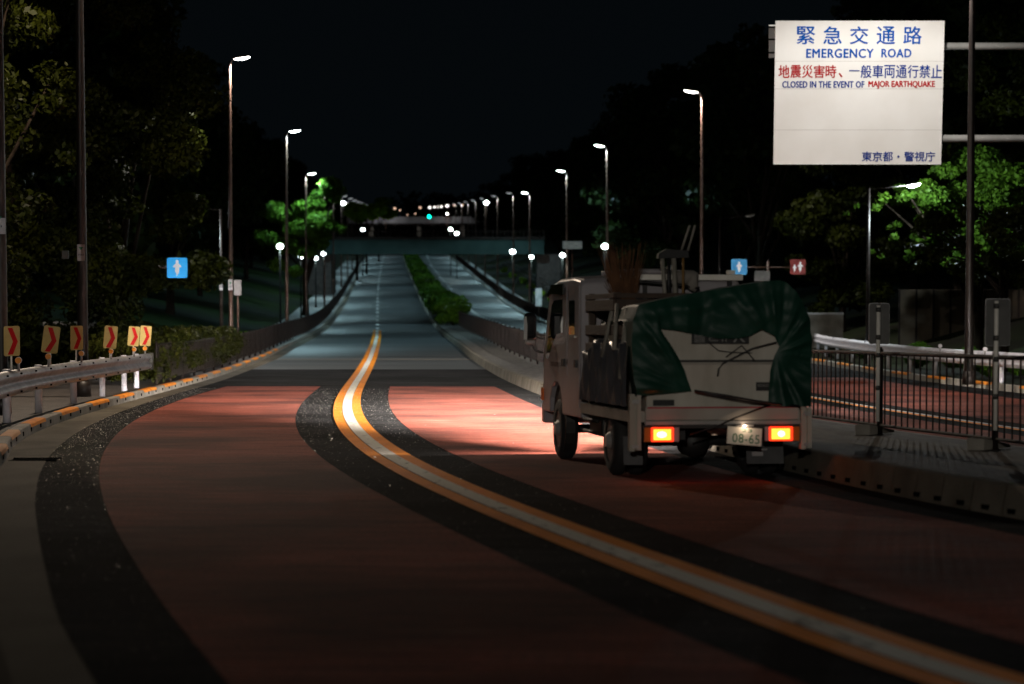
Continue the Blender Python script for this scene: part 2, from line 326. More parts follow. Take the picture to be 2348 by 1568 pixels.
# median island: tall kerb of 0.6 m blocks and a paved top
IH=.25
b=MB()
d=12.
while d<152:
    L_=.6 if d<40 else 1.8; h=IH if d<70 else max(.16,IH-(d-70)*.001)
    sl=(MK(d+.5)-MK(d-.5)); st=L_/math.sqrt(1+sl*sl); e=.006
    sweep(b,MK,[(0,-.1),(0,.03),(.035,h-.015),(.055,h),(.16,h),(.16,-.1)],0,0,[d+e,d+st-e]); d+=st
M['kerb_dull']=mat('kerb_dull',(.11,.10,.08),.85,spec=.1,col2=(.20,.18,.145),nscale=1.6,bump=.5,bscale=40,detail=10)
tag(b.build('kerb_median',M['kerb_dull']),kind='structure')
b=MB(); d=14.
while d<30:
    sl=MK(d+.5)-MK(d-.5)
    for dd_ in (0.1,):
        pr=[(-.004,.03),(-.004,.07),(.02,.07),(.02,.03)]
        r0=[G(offn(MK,o)(d),d,z) for o,z in pr]; r1=[G(offn(MK,o)(d+.13),d+.13,z*.93) for o,z in pr]
        b.add(r0+r1,[(0,1,2,3),(7,6,5,4),(0,4,5,1),(1,5,6,2),(2,6,7,3),(3,7,4,0)])
    d+=.47
tag(b.build('kerb_median_slots',M['hole']),kind='structure')
M['island']=mat('island_paving',(.045,.04,.034),.8,col2=(.10,.09,.075),nscale=2.6,scale=(2.5,.5,1),bump=.6,bscale=30,detail=10)
strip('median_island',[lambda d:offn(MK,.155)(d),lambda d:(MK(d)+FN(d))/2,lambda d:FN(d)+.45,lambda d:FN(d)+.46],11,152,.245,M['island'])
b=MB(); sweep(b,lambda d:FN(d)+.45,[(0,.247),(.06,.247),(.08,-.1)],12,152); tag(b.build('median_island_edge',M['concrete']),kind='structure')
strip('median_bed',[lambda d:MK(d)+.0,lambda d:OLE(d)],152,560,.16,M['soil'])
b=MB(); sweep(b,MK,[(0,-.1),(0,.18),(.12,.18)],152,560); sweep(b,OLE,[(0,-.1),(0,.18),(-.12,.18)],152,560)
tag(b.build('kerb_median_far',M['concrete']),kind='structure')
# glittering grit on the asphalt
b=MB()
for i in range(8000):
    d=9.5+ (rnd.random()**.8)*46
    z=rnd.random()
    if z<.48: X=GA(d)+rnd.random()*(RLL(d)-GA(d))
    elif z<.985: X=RLR(d)+rnd.random()*(RRL(d)-RLR(d))
    else: X=RLL(d)+rnd.random()*(MK(d)-RLL(d))
    s=(.0022+rnd.random()**4*.0045)*(.5+d/40); p=G(X,d,.012+s)
    q=Matrix.Rotation(rnd.random()*.7-.35,3,'X')@Matrix.Rotation(rnd.random()*.7-.35,3,'Y')@Matrix.Rotation(rnd.random()*6.28,3,'Z')
    b.add([p+q@Vector(v)*s for v in ((1,0,0),(0,.8,0),(-.9,.1,0),(0,-.8,0))],[(0,1,2,3)])
tag(b.build('road_grit',mat('grit',(.9,.88,.82),.3,.8,spec=1)),'fine glittering grit scattered on the dark asphalt',None,kind='stuff')
# drain grate on the left gutter
b=MB(); dgk=dg(1056)
o0=thing('drain_grate',G(KB(dgk)+.05,dgk,.008),'slotted metal drain grate set in the concrete gutter at left','drain')
for i in range(12): b.box((.02+i*.04,-.13+i*.0,.0),(.04+i*.04,.13,.008))
b.box((0,-.15,0),(.52,-.13,.01)); b.box((0,.13,0),(.52,.15,.01)); b.build('grate_bars',M['hole'],o0)

# ------------------------------------------------------------------ street lamps
def addlight(parent,kind,loc,col,power,size=.06,ang=165,rot=None,blend=.35):
    l=bpy.data.lights.new('lamp_light',kind); l.color=col; l.energy=power; l.shadow_soft_size=size
    if kind=='SPOT': l.spot_size=R(ang); l.spot_blend=blend
    o=bpy.data.objects.new('lamp_light',l); COL.objects.link(o); o.location=loc
    if rot: o.rotation_euler=rot
    o.parent=parent; return o
WARM=(1,.80,.60); NEUT=(1,.94,.86); COOL=(.55,.90,1.0)
def tall_lamp(X,d,sgn,label,group,H=10.,lit=True,glow='glow_warm',col=WARM,power=2600,arm=.42,tagsign=False,r0=.10,headtilt=8,ang=150,kind='SPOT',pm='pole_brown'):
    base=G(X,d,.12); t=thing('street_lamp',base,label,'street lamp',group)
    MB().tube([(0,0,0),(0,0,.5),(0,0,H-.25),(sgn*.03,0,H-.08),(sgn*.12,0,H)],[r0,r0*.92,r0*.55,r0*.5,r0*.4],12).build('pole',M[pm],t,True)
    MB().tube([(0,0,0),(0,0,.3)],[r0*1.35,r0*1.2],12).build('base_collar',M[pm],t,True)
    Mx=Matrix.Rotation(-sgn*R(headtilt),3,'Y')
    cx=sgn*arm; cz=H+.06
    h=MB().ell((cx,0,cz+.02),(.30,.15,.07),18,6,Mx,0.0,1).build('lamp_head',M['lamp_body'],t,True)
    MB().ell((cx,0,cz+.015),(.27,.135,.075),18,6,Mx,-1,0).build('lens',M[glow] if lit else M['unlit'],h,True)
    if lit and power: addlight(t,kind,(cx,0,cz-.13),col,power,.07,ang)
    if tagsign: pole_tag(t,r0)
    return t
def pole_tag(t,r0,z=2.7,w=.17,h=.34):
    g=MB(); 
    g.box((-w/2,-r0-.012,z),(w/2,-r0-.004,z+h)); p=g.build('number_tag',M['tagw'],t)
    MB().add([(-.045,-r0-.015,z+.26),(.045,-r0-.015,z+.26),(0,-r0-.015,z+.20)],[(0,1,2)]).build('tag_mark',M['tagg'],p)
    q=MB()
    for i in range(4): q.box((-.05+i*.028,-r0-.016,z+.10),(-.038+i*.028,-r0-.0125,z+.13))
    q.build('tag_digits',M['tagb'],p)
Lg='tall street lamps along the left kerb'; Rg='tall street lamps along the right kerb'
# near pole cut by the left frame edge (its head is above the picture)
t=tall_lamp(XP(6,36.5),36.5,1,'thick dark pole cut by the left edge of the picture',Lg,H=10,lit=False,r0=.105,pm='pole_dark'); pole_tag(t,.1,1.45+(748-555)/K*36.5,.19,.24)
t=tall_lamp(XP(191,45.5),45.5,1,'tall dark pole standing right behind the W beam guardrail, head out of the picture',Lg,H=10.2,r0=.115,power=4200,col=WARM,ang=167,pm='pole_dark'); pole_tag(t,.09,HT(598,45.5)-.12,.14,.31)
b=MB().box((-.36,-.1,HT(596,45.5)-.1),(-.24,-.02,HT(577,45.5)-.1)); b.build('junction_box',M['grey_back'],t)
t=tall_lamp(XP(530,80),80,1,'tallest lit street lamp in view on the left, warm white head',Lg,H=HT(141,80)-.12,power=3600,col=NEUT,r0=.09); pole_tag(t,.075,HT(665,80)-.12,.15,.36)
t=tall_lamp(XP(658,117),117,1,'second lit street lamp on the left, shorter in view, standing by the kerb fence',Lg,H=HT(305,117)-.12,glow='glow_cool',col=COOL,power=2500,r0=.10)
ds=[163,197,229]+[268+40*i for i in range(7)]
for i,d in enumerate(ds):
    X=KB(d)-1.0 if d>170 else XP(702,163)
    tall_lamp(X,d,1,ORD[i+2]+' lit street lamp of the left kerb row, counting away from the camera',Lg,lit=True,glow='glow_cool' if d<210 else 'glow_dim',col=COOL,power=2300 if d<470 else 0,r0=.09)
# right row
t=tall_lamp(XP(2220,55),55,-1,'tall dark pole in front of the gantry pipes, head out of the picture',Rg,H=10.2,r0=.115,col=NEUT,power=1850,arm=1.3,pm='pole_dark',ang=172)
t=tall_lamp(XP(1607,91.7),91.7,-1,'nearest and tallest lit street lamp in view on the right, above the truck',Rg,H=HT(216,91.7)-.12,power=3600,col=NEUT,r0=.09)
for i,(x,y,d) in enumerate([(1391,338,129),(1299,395,164),(1214,444,205)]):
    tall_lamp(XP(x,d),d,-1,ORD[i+1]+' lit street lamp of the right kerb row, counting away from the camera',Rg,H=HT(y,d)-.12,glow='glow_cool',col=COOL,power=2500,r0=.09)
for i,d in enumerate([231,268]+[308+40*k for k in range(6)]):
    tall_lamp(KR(d)+1.3,d,-1,ORD[i+4]+' lit street lamp of the right kerb row, counting away from the camera',Rg,glow='glow_dim',col=COOL,power=2300 if d<470 else 0,r0=.09)
# unseen lamp added behind the camera to light the truck's rear and the road
tall_lamp(-5.5,-46,1,'unseen lamp added behind the camera for light on the truck and road','unseen lamps added behind the camera',H=9.5,power=22000,col=(1,.93,.83),kind='POINT')
# lamps on long arms over the footpaths
def arm_lamp(X,d,H,sgn,arm,label,lit=True,power=600):
    t=thing('path_lamp',G(X,d,.12),label,'path lamp','lamps on long arms over the footpaths')
    MB().tube([(0,0,0),(0,0,H*.5),(0,0,H)],[.075,.06,.045],10).build('pole',M['pole_dark'],t,True)
    MB().tube([(0,0,H-.04),(sgn*arm*.5,0,H+.03),(sgn*(arm-.2),0,H+.09)],.014,8).build('arm',M['pole_dark'],t,True)
    Mx=Matrix.Rotation(-sgn*R(10),3,'Y')
    h=MB().ell((sgn*arm,0,H+.12),(.26,.13,.06),16,6,Mx,0,1).build('lamp_head',M['lamp_body'],t,True)
    MB().ell((sgn*arm,0,H+.115),(.23,.12,.09),16,6,Mx,-1,0).build('lens',M['glow_cool'] if lit else M['unlit'],h,True)
    if lit: addlight(t,'POINT',(sgn*arm,-.1,H-.10),(.84,.98,1),power,.08)
    return t
t=arm_lamp(XP(508,90),90,HT(480,90)-.12,-1,1.36,'slim pole beside the tall left lamp, bright head on a long arm pointing left',power=500); pole_tag(t,.07,HT(665,90)-.12,.13,.3)
arm_lamp(XP(1988,77),77,HT(432,77)-.12,1,1.42,'slim pole below the big sign, bright lamp head in the green tree',power=1100)
arm_lamp(XP(1648,112),112,HT(500,112)-.12,1,1.4,'slim pole right of the truck-top load, unlit grey head on a long arm',lit=False)
# low round footpath lamps
def ball_lamp(x,y,d,label,power=500,r=.17):
    X=XP(x,d); H=HT(y,d)-.12
    t=thing('path_lamp',G(X,d,.12),label,'path lamp','low footpath lamps with a round bright head')
    MB().tube([(0,0,0),(0,0,.8),(0,0,H-.15)],[.08,.055,.045],10).build('pole',M['hole'],t,True)
    MB().ell((0,0,H),(r,r,r*.9),14,8).build('globe',M['glow_cool'],t,True)
    MB().ell((0,0,H+r*.78),(r*.5,r*.5,.04),14,4,None,0,1).build('cap',M['lamp_body'],t,True)
    if power: addlight(t,'SPOT',(0,-.02,H-r-.06),(.75,1,.98),power*.45,.1,150)
ball_lamp(643,565,128,'round footpath lamp left of the second left street lamp',700)
ball_lamp(690,588,172,'left one of the two small round lamps right of the second left street lamp',500)
ball_lamp(724,592,204,'right one of the two small round lamps right of the second left street lamp',500)
ball_lamp(742,582,231,'round lamp glowing against the left end of the bridge girder',900,.2)
ball_lamp(1175,577,234,'round lamp glaring against the right end of the bridge girder',1500,.26)
ball_lamp(1218,589,198,'round footpath lamp just right of the glaring bridge lamp',600)
ball_lamp(1289,585,163,'round footpath lamp above the truck cab roof',600)
ball_lamp(1386,565,124,'round footpath lamp shining behind the brown twigs on the truck',600)
ball_lamp(832,527,318,'bright round lamp above the left part of the bridge parapet',300,.24)
ball_lamp(1033,526,318,'upper one of the two bright round lamps above the right part of the bridge parapet',300,.24)
ball_lamp(1047,535,306,'lower one of the two bright round lamps above the right part of the bridge parapet',300,.24)

# ------------------------------------------------------------------ left guardrail with its chevrons
def wbeam(b,f,off,s,d0,d1,zb=.46,n=None):
    pr=[(.0,.0),(.03,.02),(.075,.065),(.075,.105),(.03,.15),(.012,.175),(.03,.20),(.075,.245),(.075,.285),(.04,.335),(.0,.35)]
    pr=pr+[(o-.006,z) for o,z in reversed(pr)]; pr.append(pr[0])
    rows=[]
    for d in (n or rng(d0,d1)):
        rows.append([G(offn(f,s*(off+0)+ (-s)*0)(d)+s*0+ (o if s<0 else -o),d,zb+z) for o,z in pr])
    b.grid(rows); return b
posts=[(36.5,33.2),(40.8,37.1),(45.6,41.6),(50.2,45.7),(54,49.2),(56.6,51.4)]
gr=thing('guardrail',G(KB(40)-.45,40,0),'silver W beam guardrail on white posts curving along the left kerb','guardrail')
org=gr.location
w=MB(); wbeam(w,KB,-.30,1,22,52.6,.45)
def wb_left(d0,d1):
    pr=[(.0,.0),(.03,.02),(.075,.065),(.075,.105),(.03,.15),(.012,.175),(.03,.20),(.075,.245),(.075,.285),(.04,.335),(.0,.35)]
    pr=pr+[(o-.006,z) for o,z in reversed(pr)]; pr.append(pr[0]); b=MB()
    b.grid([[G(offn(KB,-.33)(d)+o,d,.50+z) for o,z in pr] for d in rng(d0,d1)]); return b
wb_left(22,52.8).build('rail',M['steel'],gr,True,off=org)
p=G(KB(53.1)-.30,53.1,.49)
MB().tube([p,p+Vector((0,0,.37))],.06,10).build('end_cap',M['grey_back'],gr,True,off=org)
b=MB()
for d in [24+1.9*i for i in range(15)]:
    for z in (.55,.80):
        q=G(offn(KB,-.245)(d),d,z); b.box((q.x-.012,q.y-.02,q.z-.012),(q.x+.012,q.y+.02,q.z+.012))
b.build('bolts',M['hole'],gr,off=org)
PD=[33.2,37.1,41.6,45.7,49.2,51.4]
for d in [25,29]+PD:
    q=G(offn(KB,-.42)(d),d,.11); MB().tube([q,q+Vector((0,0,.74)),q+Vector((0,0,.75))],[.057,.057,.05],14).build('post',M['guard_white'],gr,True,off=org)
chev=[(15,45.6,747,815.5,.0,.35),(100.7,137.5,747,809,8,1),(166,190,746.5,802,0,1),(241,269,746.7,798.6,6,1),(296.4,320,748,793,6,1),(323.7,346.6,746.5,792.4,5,1)]
discs=[(43.8,826),(112,817),(187.4,809.9),(255.3,805.3),(308,800.7),(333,798.6)]
cl=['dim chevron board turned away, leftmost of the six','brightest chevron board leaning right, second from the left','upright chevron board in front of the tall dark pole, third from the left','chevron board leaning right over the middle of the guardrail, fourth from the left','fifth chevron board from the left, near the end of the guardrail','rightmost chevron board of the six, at the end of the guardrail']
def chevron(x0,x1,y0,y1,lean,d,label,back=False):
    X=XP((x0+x1)/2,d); hh=(y1-y0)/K*d; ww=hh*.60; zc=HT((y0+y1)/2,d)-.11
    t=thing('chevron_sign',G(X,d,.11),label,'chevron sign','chevron boards on the left guardrail')
    Mx=Matrix.Rotation(R(lean),4,'Y'); 
    vis=(x1-x0)/K*d; yaw=math.acos(min(1,vis/ww)) if vis<ww else 0
    MM=Matrix.Translation((0,-.03,zc))@Matrix.Rotation(yaw,4,'Z')@Mx
    r=.03; poly=[]
    for cx,cz,a in ((ww/2-r,hh/2-r,0),(-ww/2+r,hh/2-r,90),(-ww/2+r,-hh/2+r,180),(ww/2-r,-hh/2+r,270)):
        for k in range(5): q=R(a+k*22.5); poly.append((cx+r*math.cos(q),cz+r*math.sin(q)))
    bd=MB().prism(poly,'y',-.006,.006); bd.v=[tuple(MM@Vector(p)) for p in bd.v]; bo=bd.build('board',M['grey_back'] if back else M['board_cream'],t)
    if not back:
        w,h=ww,hh
        pl=[(-.27*w,.44*h),(.02*w,.44*h),(.36*w,-.02*h),(.05*w,-.45*h),(-.28*w,-.45*h),(.06*w,-.02*h)]
        c=MB().prism(pl,'y',-.010,-.0065); c.v=[tuple(MM@Vector(p)) for p in c.v]; c.build('chevron_mark',M['board_red'],bo)
    MB().tube([(-.02,.02,.74),(-.02,.02,zc-hh/2),(0,.02,zc+hh*.3)],.014,8).build('pole',M['white_pole'],t,True)
    return t
for i,(c,d) in enumerate(zip(chev,PD)):
    chevron(c[0],c[1],c[2],c[3],c[4],d,cl[i])
    dx,dy=discs[i]; X=XP(dx,d); z=HT(dy,d)-.11
    t=thing('reflector_post',G(X,d,.11),'round orange reflector on top of the '+['first','second','third','fourth','fifth','sixth'][i]+' guardrail post from the left','reflector','round orange reflectors on the guardrail')
    MB().tube([(0,-.012,z),(0,.004,z)],[.043,.043],20).build('reflector_disc',M['disc_orange'],t)
    MB().tube([(0,.006,z),(0,.022,z)],[.047,.047],20).build('rim',M['guard_white'],t)
    MB().tube([(0,.02,.72),(0,.02,z)],.018,8).build('stem',M['steel'],t,True)

# ------------------------------------------------------------------ picket fences
def fence(name,f,z0,d0,d1,label,H=.92,pitch=3.0,bal=.125,nposts=90,postr=.035,ptop=.03,grouped=None,posts_at=None):
    t=thing(name,G(f((d0+d1)/2),(d0+d1)/2,z0),label,'fence'); org=t.location
    pts=[];d=d0
    while d<d1:
        pts.append(d); sl=f(d+.5)-f(d-.5); d+=(bal if d<33 else .115)*(1 if d<110 else 2 if d<200 else 4)/math.sqrt(1+sl*sl)
    b=MB()
    for d in pts:
        w=.008 if d<33 else .017 if d<110 else .022 if d<200 else .03
        a=G(f(d),d,z0+.10); c=G(f(d),d,z0+H-.03)
        b.box((a.x-w,a.y-w,a.z),(a.x+w,a.y+w,c.z))
    b.build('balusters',M['black_fence'],t,off=org)
    b=MB(); ds=rng(d0,d1)
    b.tube([G(f(d),d,z0+H-.02) for d in ds],.022,8); o=b.build('top_rail',M['black_fence'],t,True,off=org)
    b=MB(); b.tube([G(f(d),d,z0+.10) for d in ds],.018,8); b.build('bottom_rail',M['black_fence'],t,True,off=org)
    d=d0;n=0; P=[]
    while d<d1 and n<nposts and posts_at is None: P.append(d); sl=f(d+.5)-f(d-.5); d+=pitch/math.sqrt(1+sl*sl)*(1 if d<200 else 3); n+=1
    for d in (posts_at or P):
        a=G(f(d),d,z0-.02); MB().tube([a,a+Vector((0,0,H+ptop)),a+Vector((0,0,H+ptop+.03))],[postr,postr,postr*.5],10).build('post',M['black_fence'],t,True,off=org)
    return t
fence('picket_fence',lambda d:offn(KB,-.33)(d),.13,54.5,430,'dark picket fence running along the left kerb up to the bridge')
pm=[17.2,20.4,23.6,26.9]; d=26.9
while d<148: sl=FN(d+.5)-FN(d-.5); d+=3.2/math.sqrt(1+sl*sl); pm.append(d)
fence('median_fence',FN,IH,13,150,'dark tubular fence standing on the median island',bal=.19,postr=.033,posts_at=pm,ptop=.04)
fence('path_fence',lambda d:KR(d)+.35,.13,92,430,'dark picket fence along the kerb right of the opposite road')
# concrete feet of the two near median fence posts and grey sign backs
for i,(d,lab) in enumerate([(23.6,'right'),(26.9,'left')]):
    q=G(FN(d)-.10,d,IH); t=thing('concrete_foot',q,'wedge shaped concrete foot under the '+lab+' fence post with a grey sign back','concrete foot','concrete feet of the median fence')
    MB().add([(-.19,-.10,0),(-.03,-.13,0),(.30,.22,0),(-.10,.20,0),(-.19,-.10,.12),(-.03,-.13,.12),(.30,.22,.03),(-.10,.20,.10)],[(0,1,2,3),(4,5,6,7),(0,1,5,4),(1,2,6,5),(2,3,7,6),(3,0,4,7)]).build('foot_block',M['concrete'],t,bevel=.008)
for (x0,x1,y0,y1,px0,px1,pt,pb,d,lab) in [(1988,2034,696,788,2003,2012,700,965,26.7,'left'),(2253,2308,686,792,2270,2280,690,985,23.4,'right')]:
    X=XP((px0+px1)/2,d); t=thing('sign_back',G(X,d-.10,IH),lab+' one of the two rounded grey sign backs clamped to the median fence','sign','grey sign backs on the median fence')
    zz=lambda y:HT(y,d)-IH
    w0,w1=XP(x0,d)-X,XP(x1,d)-X; r=.025; poly=[]
    for cx,cz,a in ((w1-r,zz(y0)-r,0),(w0+r,zz(y0)-r,90),(w0+r,zz(y1)+r,180),(w1-r,zz(y1)+r,270)):
        for k in range(5): q=R(a+k*22.5); poly.append((cx+r*math.cos(q),cz+r*math.sin(q)))
    bo=MB().prism(poly,'y',.035,.045).build('board',M['grey_back'],t)
    MB().prism([( (a-(w0+w1)/2)*1.03+(w0+w1)/2,(c-(zz(y0)+zz(y1))/2)*1.02+(zz(y0)+zz(y1))/2) for a,c in poly],'y',.0455,.052).build('board_rim',M['steel'],bo)
    MB().box((.05,.028,zz(y1)+.04),(.075,.0345,zz(y0)-.04)).build('stiffener',M['grey_back'],bo)
    MB().tube([(0,0,zz(pb)),(0,0,zz(pt))],.021,12).build('pole',M['white_pole'],t,True)
    for z in (zz(y0)-.09,zz(y1)+.05,.86,.50): MB().tube([(0,0,z),(0,0,z+.05)],.027,12).build('clamp',M['grey_back'],t,True)

# ------------------------------------------------------------------ opposite guardrail
OG=pchip([(18,12.6),(40,11.6),(53,11.3),(66,11.1),(84,11.2),(95,11.7)])
t=thing('guardrail',G(OG(60),60,0),'pale guardrail on the far side of the opposite road','guardrail'); org=t.location
pr=[(0,0),(-.075,.065),(-.075,.105),(-.012,.175),(-.075,.245),(-.075,.285),(0,.35),(.01,.35),(.01,0),(0,0)]
MB().grid([[G(OG(d)+o,d,.50+z) for o,z in pr] for d in rng(24,96)]).build('rail',M['guard_white'],t,True,off=org)
for d in [28+4*i for i in range(17)]:
    q=G(OG(d)+.1,d,.1); MB().tube([q,q+Vector((0,0,.74))],.057,10).build('post',M['guard_white'],t,True,off=org)
for i,(x,y) in enumerate([(1911,776),(1984,783),(2154,793),(2257,800)]):
    d=[84,76,61,54][i]; X=XP(x,d); z=HT(y,d)-.11
    t=thing('reflector_post',G(X,d,.11),ORD[i]+' round pale reflector on the opposite guardrail from the left','reflector','round pale reflectors on the opposite guardrail')
    MB().tube([(0,-.01,z),(0,.005,z)],[.05,.05],16).build('reflector_disc',M['guard_white'],t); MB().tube([(0,.01,.6),(0,.01,z)],.015,6).build('stem',M['steel'],t)

# ------------------------------------------------------------------ emergency road sign on its gantry
def text_mb(s,rect,y,gapx=1.0,emb=0.0,depth=.004):
    """letters of s fitted to rect=(x0,x1,z0,z1), standing in the plane y"""
    cu=bpy.data.curves.new('t','FONT'); cu.body=s; cu.size=1; cu.resolution_u=3; cu.space_character=gapx; cu.offset=emb
    o=bpy.data.objects.new('t',cu); COL.objects.link(o); dgp=bpy.context.evaluated_depsgraph_get(); me=bpy.data.meshes.new_from_object(o.evaluated_get(dgp))
    v=[p.co.copy() for p in me.vertices]; f=[tuple(p.vertices) for p in me.polygons]
    bpy.data.objects.remove(o); bpy.data.curves.remove(cu); bpy.data.meshes.remove(me)
    xs=[p.x for p in v]; ys=[p.y for p in v]; x0,x1,z0,z1=rect
    return MB().add([(x0+(p.x-min(xs))/(max(xs)-min(xs))*(x1-x0),y,z0+(p.y-min(ys))/(max(ys)-min(ys))*(z1-z0)) for p in v],f)
ds_=60.; sc=ds_/K
t=thing('emergency_road_sign',G(XP(2500,ds_+.6),ds_+.6,0),'large white emergency road sign with blue and red lettering on a gantry','road sign')
ctr=C0+ds_*FV+Vector((XP(1968,ds_),0,0))+UV*((CY-213)/K*ds_)
rootM=Matrix.Translation(-t.location)@Matrix.Translation(ctr)@Matrix.Rotation(R(-3.0+8.0),4,'X')
sgw,sgh=386*sc,328*sc
def on(b,name,m,par): b.v=[tuple(rootM@Vector(p)) for p in b.v]; return b.build(name,m,par)
pan=on(MB().box((-sgw/2,0,-sgh/2),(sgw/2,.05,sgh/2)),'panel',M['panel'],t)
cc=lambda u,v:(( (1719+u/3.7388)-1968)*sc+ (v-797)/3.7388*sc*.0335,-( (v/3.7388)-213)*sc)   # from measured lettering positions, lean removed
def tx(s,u0,u1,v0,v1,m,gap=1.,emb=.0):
    x0,z1=cc(u0,v0); x1,z0=cc(u1,v1)
    e=(z1-z0)*(.042 if len(s)>1 else .016)
    bb_=text_mb(s,(x0+e,x1-e,z0,z1),-.006,gap)
    b2=MB().add([(a+e,b-.002,c) for a,b,c in bb_.v],bb_.f).add([(a-e,b-.004,c) for a,b,c in bb_.v],bb_.f); b2.add(bb_.v,bb_.f)
    b2.add([(a,b-.006,c+e*.6) for a,b,c in bb_.v],bb_.f).add([(a,b-.008,c-e*.6) for a,b,c in bb_.v],bb_.f)
    return on(b2,'lettering',M[m],pan)
    return on(text_mb(s,(x0,x1,z0,z1),-.006,gap,emb),'lettering',M[m],pan)
for ch,u in zip('緊急交通路',(487,715,942,1170,1398)): tx(ch,u-77,u+77,232,381,'ink_blue',emb=.006)
tx('EMERGENCY',488,1063,422,497,'ink_blue',1.1,.0); tx('ROAD',1130,1386,422,494,'ink_blue',1.1,.0)
L3=[250+ (1615-250)/13.6*i for i in range(14)]
for i,ch in enumerate('地震災害時、一般車両通行禁止'):
    u=L3[i]; m='ink_red' if i<6 else 'ink_navy'
    if ch=='、': tx(ch,u+10,u+42,625,665,m,emb=.006)
    elif ch=='一': tx(ch,u,u+88,603,612,m,emb=.004)
    else: tx(ch,u,u+90,560,668,m,emb=.004)
tx('CLOSED IN THE EVENT OF',278,980,697,752,'ink_navy',1.05,.0); tx('MAJOR EARTHQUAKE',1015,1585,695,761,'ink_red',1.0,.0)
for i,ch in enumerate('東京都'): tx(ch,952+90*i,1036+90*i,1300,1382,'ink_navy',emb=.004)
tx('・',1255,1275,1332,1352,'ink_navy')
for i,ch in enumerate('警視庁'): tx(ch,1315+90*i,1400+90*i,1300,1382,'ink_navy',emb=.004)
b=MB()
for v in (527,762,1113): x,z=cc(900,v); b.box((-sgw/2+.003,-.0035,z-.004),(sgw/2-.003,-.0005,z+.004))
on(b,'panel_seam',M['seam'],pan)
wl=[Vector(t.location)]
P_=lambda x,y,d:(C0+d*FV+Vector((XP(x,d),0,0))+UV*((CY-y)/K*d))-Vector(t.location)
for y in (106,317.5):
    yy=y*.985 if y<200 else y
    MB().tube([P_(1765 if y<200 else 1800,y,60.35),P_(2500,y,60.6)],.092,16).build('gantry_arm',M['pipe'],t,True)
MB().tube([(0,0,0),(0,0,10.2)],[.17,.13],16).build('gantry_post',M['pipe'],t,True)
b=MB()
for k,(a,c) in enumerate(((57,61),(85,90),(114,119))):
    pass
b.add([P_(1762,57,60.25),P_(1800,57,60.25),P_(1800,131,60.25),P_(1762,133,60.25),P_(1762,57,60.3),P_(1800,57,60.3),P_(1800,131,60.3),P_(1762,133,60.3)],[(0,1,2,3),(4,7,6,5),(0,4,5,1),(1,5,6,2),(2,6,7,3),(3,7,4,0)])
b.build('side_plate',M['panel'],t)
b=MB()
for y in (62,90.5,121): b.add([P_(1761,y-2,60.2),P_(1779,y-2,60.2),P_(1779,y+2,60.2),P_(1761,y+2,60.2)],[(0,1,2,3)])
b.build('side_plate_bars',M['hole'],t)
b=MB()
for u in (-.35,0,.35): b.box((u*sgw-.03,.055,-sgh/2+.1),(u*sgw+.03,.12,sgh/2-.1))
on(b,'panel_rib',M['steel'],pan)

# ------------------------------------------------------------------ small square pictogram signs
def person_poly(k=1.):
    half=[(.0,.40),(.06,.37),(.075,.30),(.06,.23),(.14,.15),(.21,.08),(.20,.03),(.14,.02),(.10,.05),(.10,-.12),(.085,-.25)]
    return [(x*k,z*k) for x,z in half]+[(.04*k,-.30*k),(-.02*k,-.42*k),(-.045*k,-.40*k),(-.045*k,-.26*k),(-.10*k,-.20*k)]+[(-x*k,z*k) for x,z in reversed(half[1:-1])]
def pict(x0,x1,y0,y1,d,label,m,figs,poles):
    X=XP((x0+x1)/2,d); w=(x1-x0)/K*d; zc=HT((y0+y1)/2,d)-.12
    t=thing('pictogram_sign',G(X,d,.12),label,'sign')
    r=w*.09; poly=[]
    for cx,cz,a in ((w/2-r,w/2-r,0),(-w/2+r,w/2-r,90),(-w/2+r,-w/2+r,180),(w/2-r,-w/2+r,270)):
        for k in range(5): q=R(a+k*22.5); poly.append((cx+r*math.cos(q),zc+cz+r*math.sin(q)))
    bo=MB().prism(poly,'y',-.02,.02).build('board',m,t)
    for fx,fz,s in figs:
        MB().prism([(fx*w+px*w*s,zc+fz*w+pz*w*s) for px,pz in person_poly()],'y',-.026,-.0205).build('figure_mark',M['signwhite_glow'],bo)
    for pts,r_ in poles: MB().tube([(px,.05,pz) for px,pz in pts],r_,10).build('pole',M['pole_brown'],t,True)
    return t,zc
M['blue_lit']=mat('blue_sign_glow',(.02,.36,.85),.4,emit=(.01,.36,.82),es=.55)  # emission put into both blue board faces so they look lit
M['blue_dim']=mat('blue_sign_glow_dim',(.02,.30,.62),.4,emit=(.005,.16,.36),es=.4)
t,zc=pict(385,431,590,638,70,'bright blue square sign with a white figure, left of the road',M['blue_lit'],[(0,0,1)],[([(-2.2,HT(613,70)-.12),(-.3,HT(613,70)-.12)],.035),([(-2.2,0),(-2.2,HT(610,70))],.06)])
t,zc=pict(1675,1711,594,630,92,'dimmer blue square sign with a white figure, above the tarpaulin',M['blue_dim'],[(0,0,.85)],[([(0,HT(613,92)-.12),(1.1,HT(613,92)-.12)],.03),([(1.1,0),(1.1,HT(606,92))],.05)])
t,zc=pict(1810,1845,595,629,92,'dark red square sign with a small and a large white figure',M['signred'],[(-.22,-.08,.6),(.15,0,.85)],[([(-1.15,HT(613,92)-.12),(0,HT(613,92)-.12)],.03)])
def plate(name,x0,x1,y0,y1,d,label,m,cat,post=True):
    X=XP((x0+x1)/2,d); w=(x1-x0)/K*d/2; t=thing(name,G(X,d,.1),label,cat)
    z0,z1=HT(y1,d)-.1,HT(y0,d)-.1
    MB().box((-w,-.02,z0),(w,.02,z1)).build('board',m,t,bevel=.01)
    if post: MB().tube([(0,.05,-.1),(0,.05,z1-.05)],.035,8).build('post',M['pole_brown'],t,True)
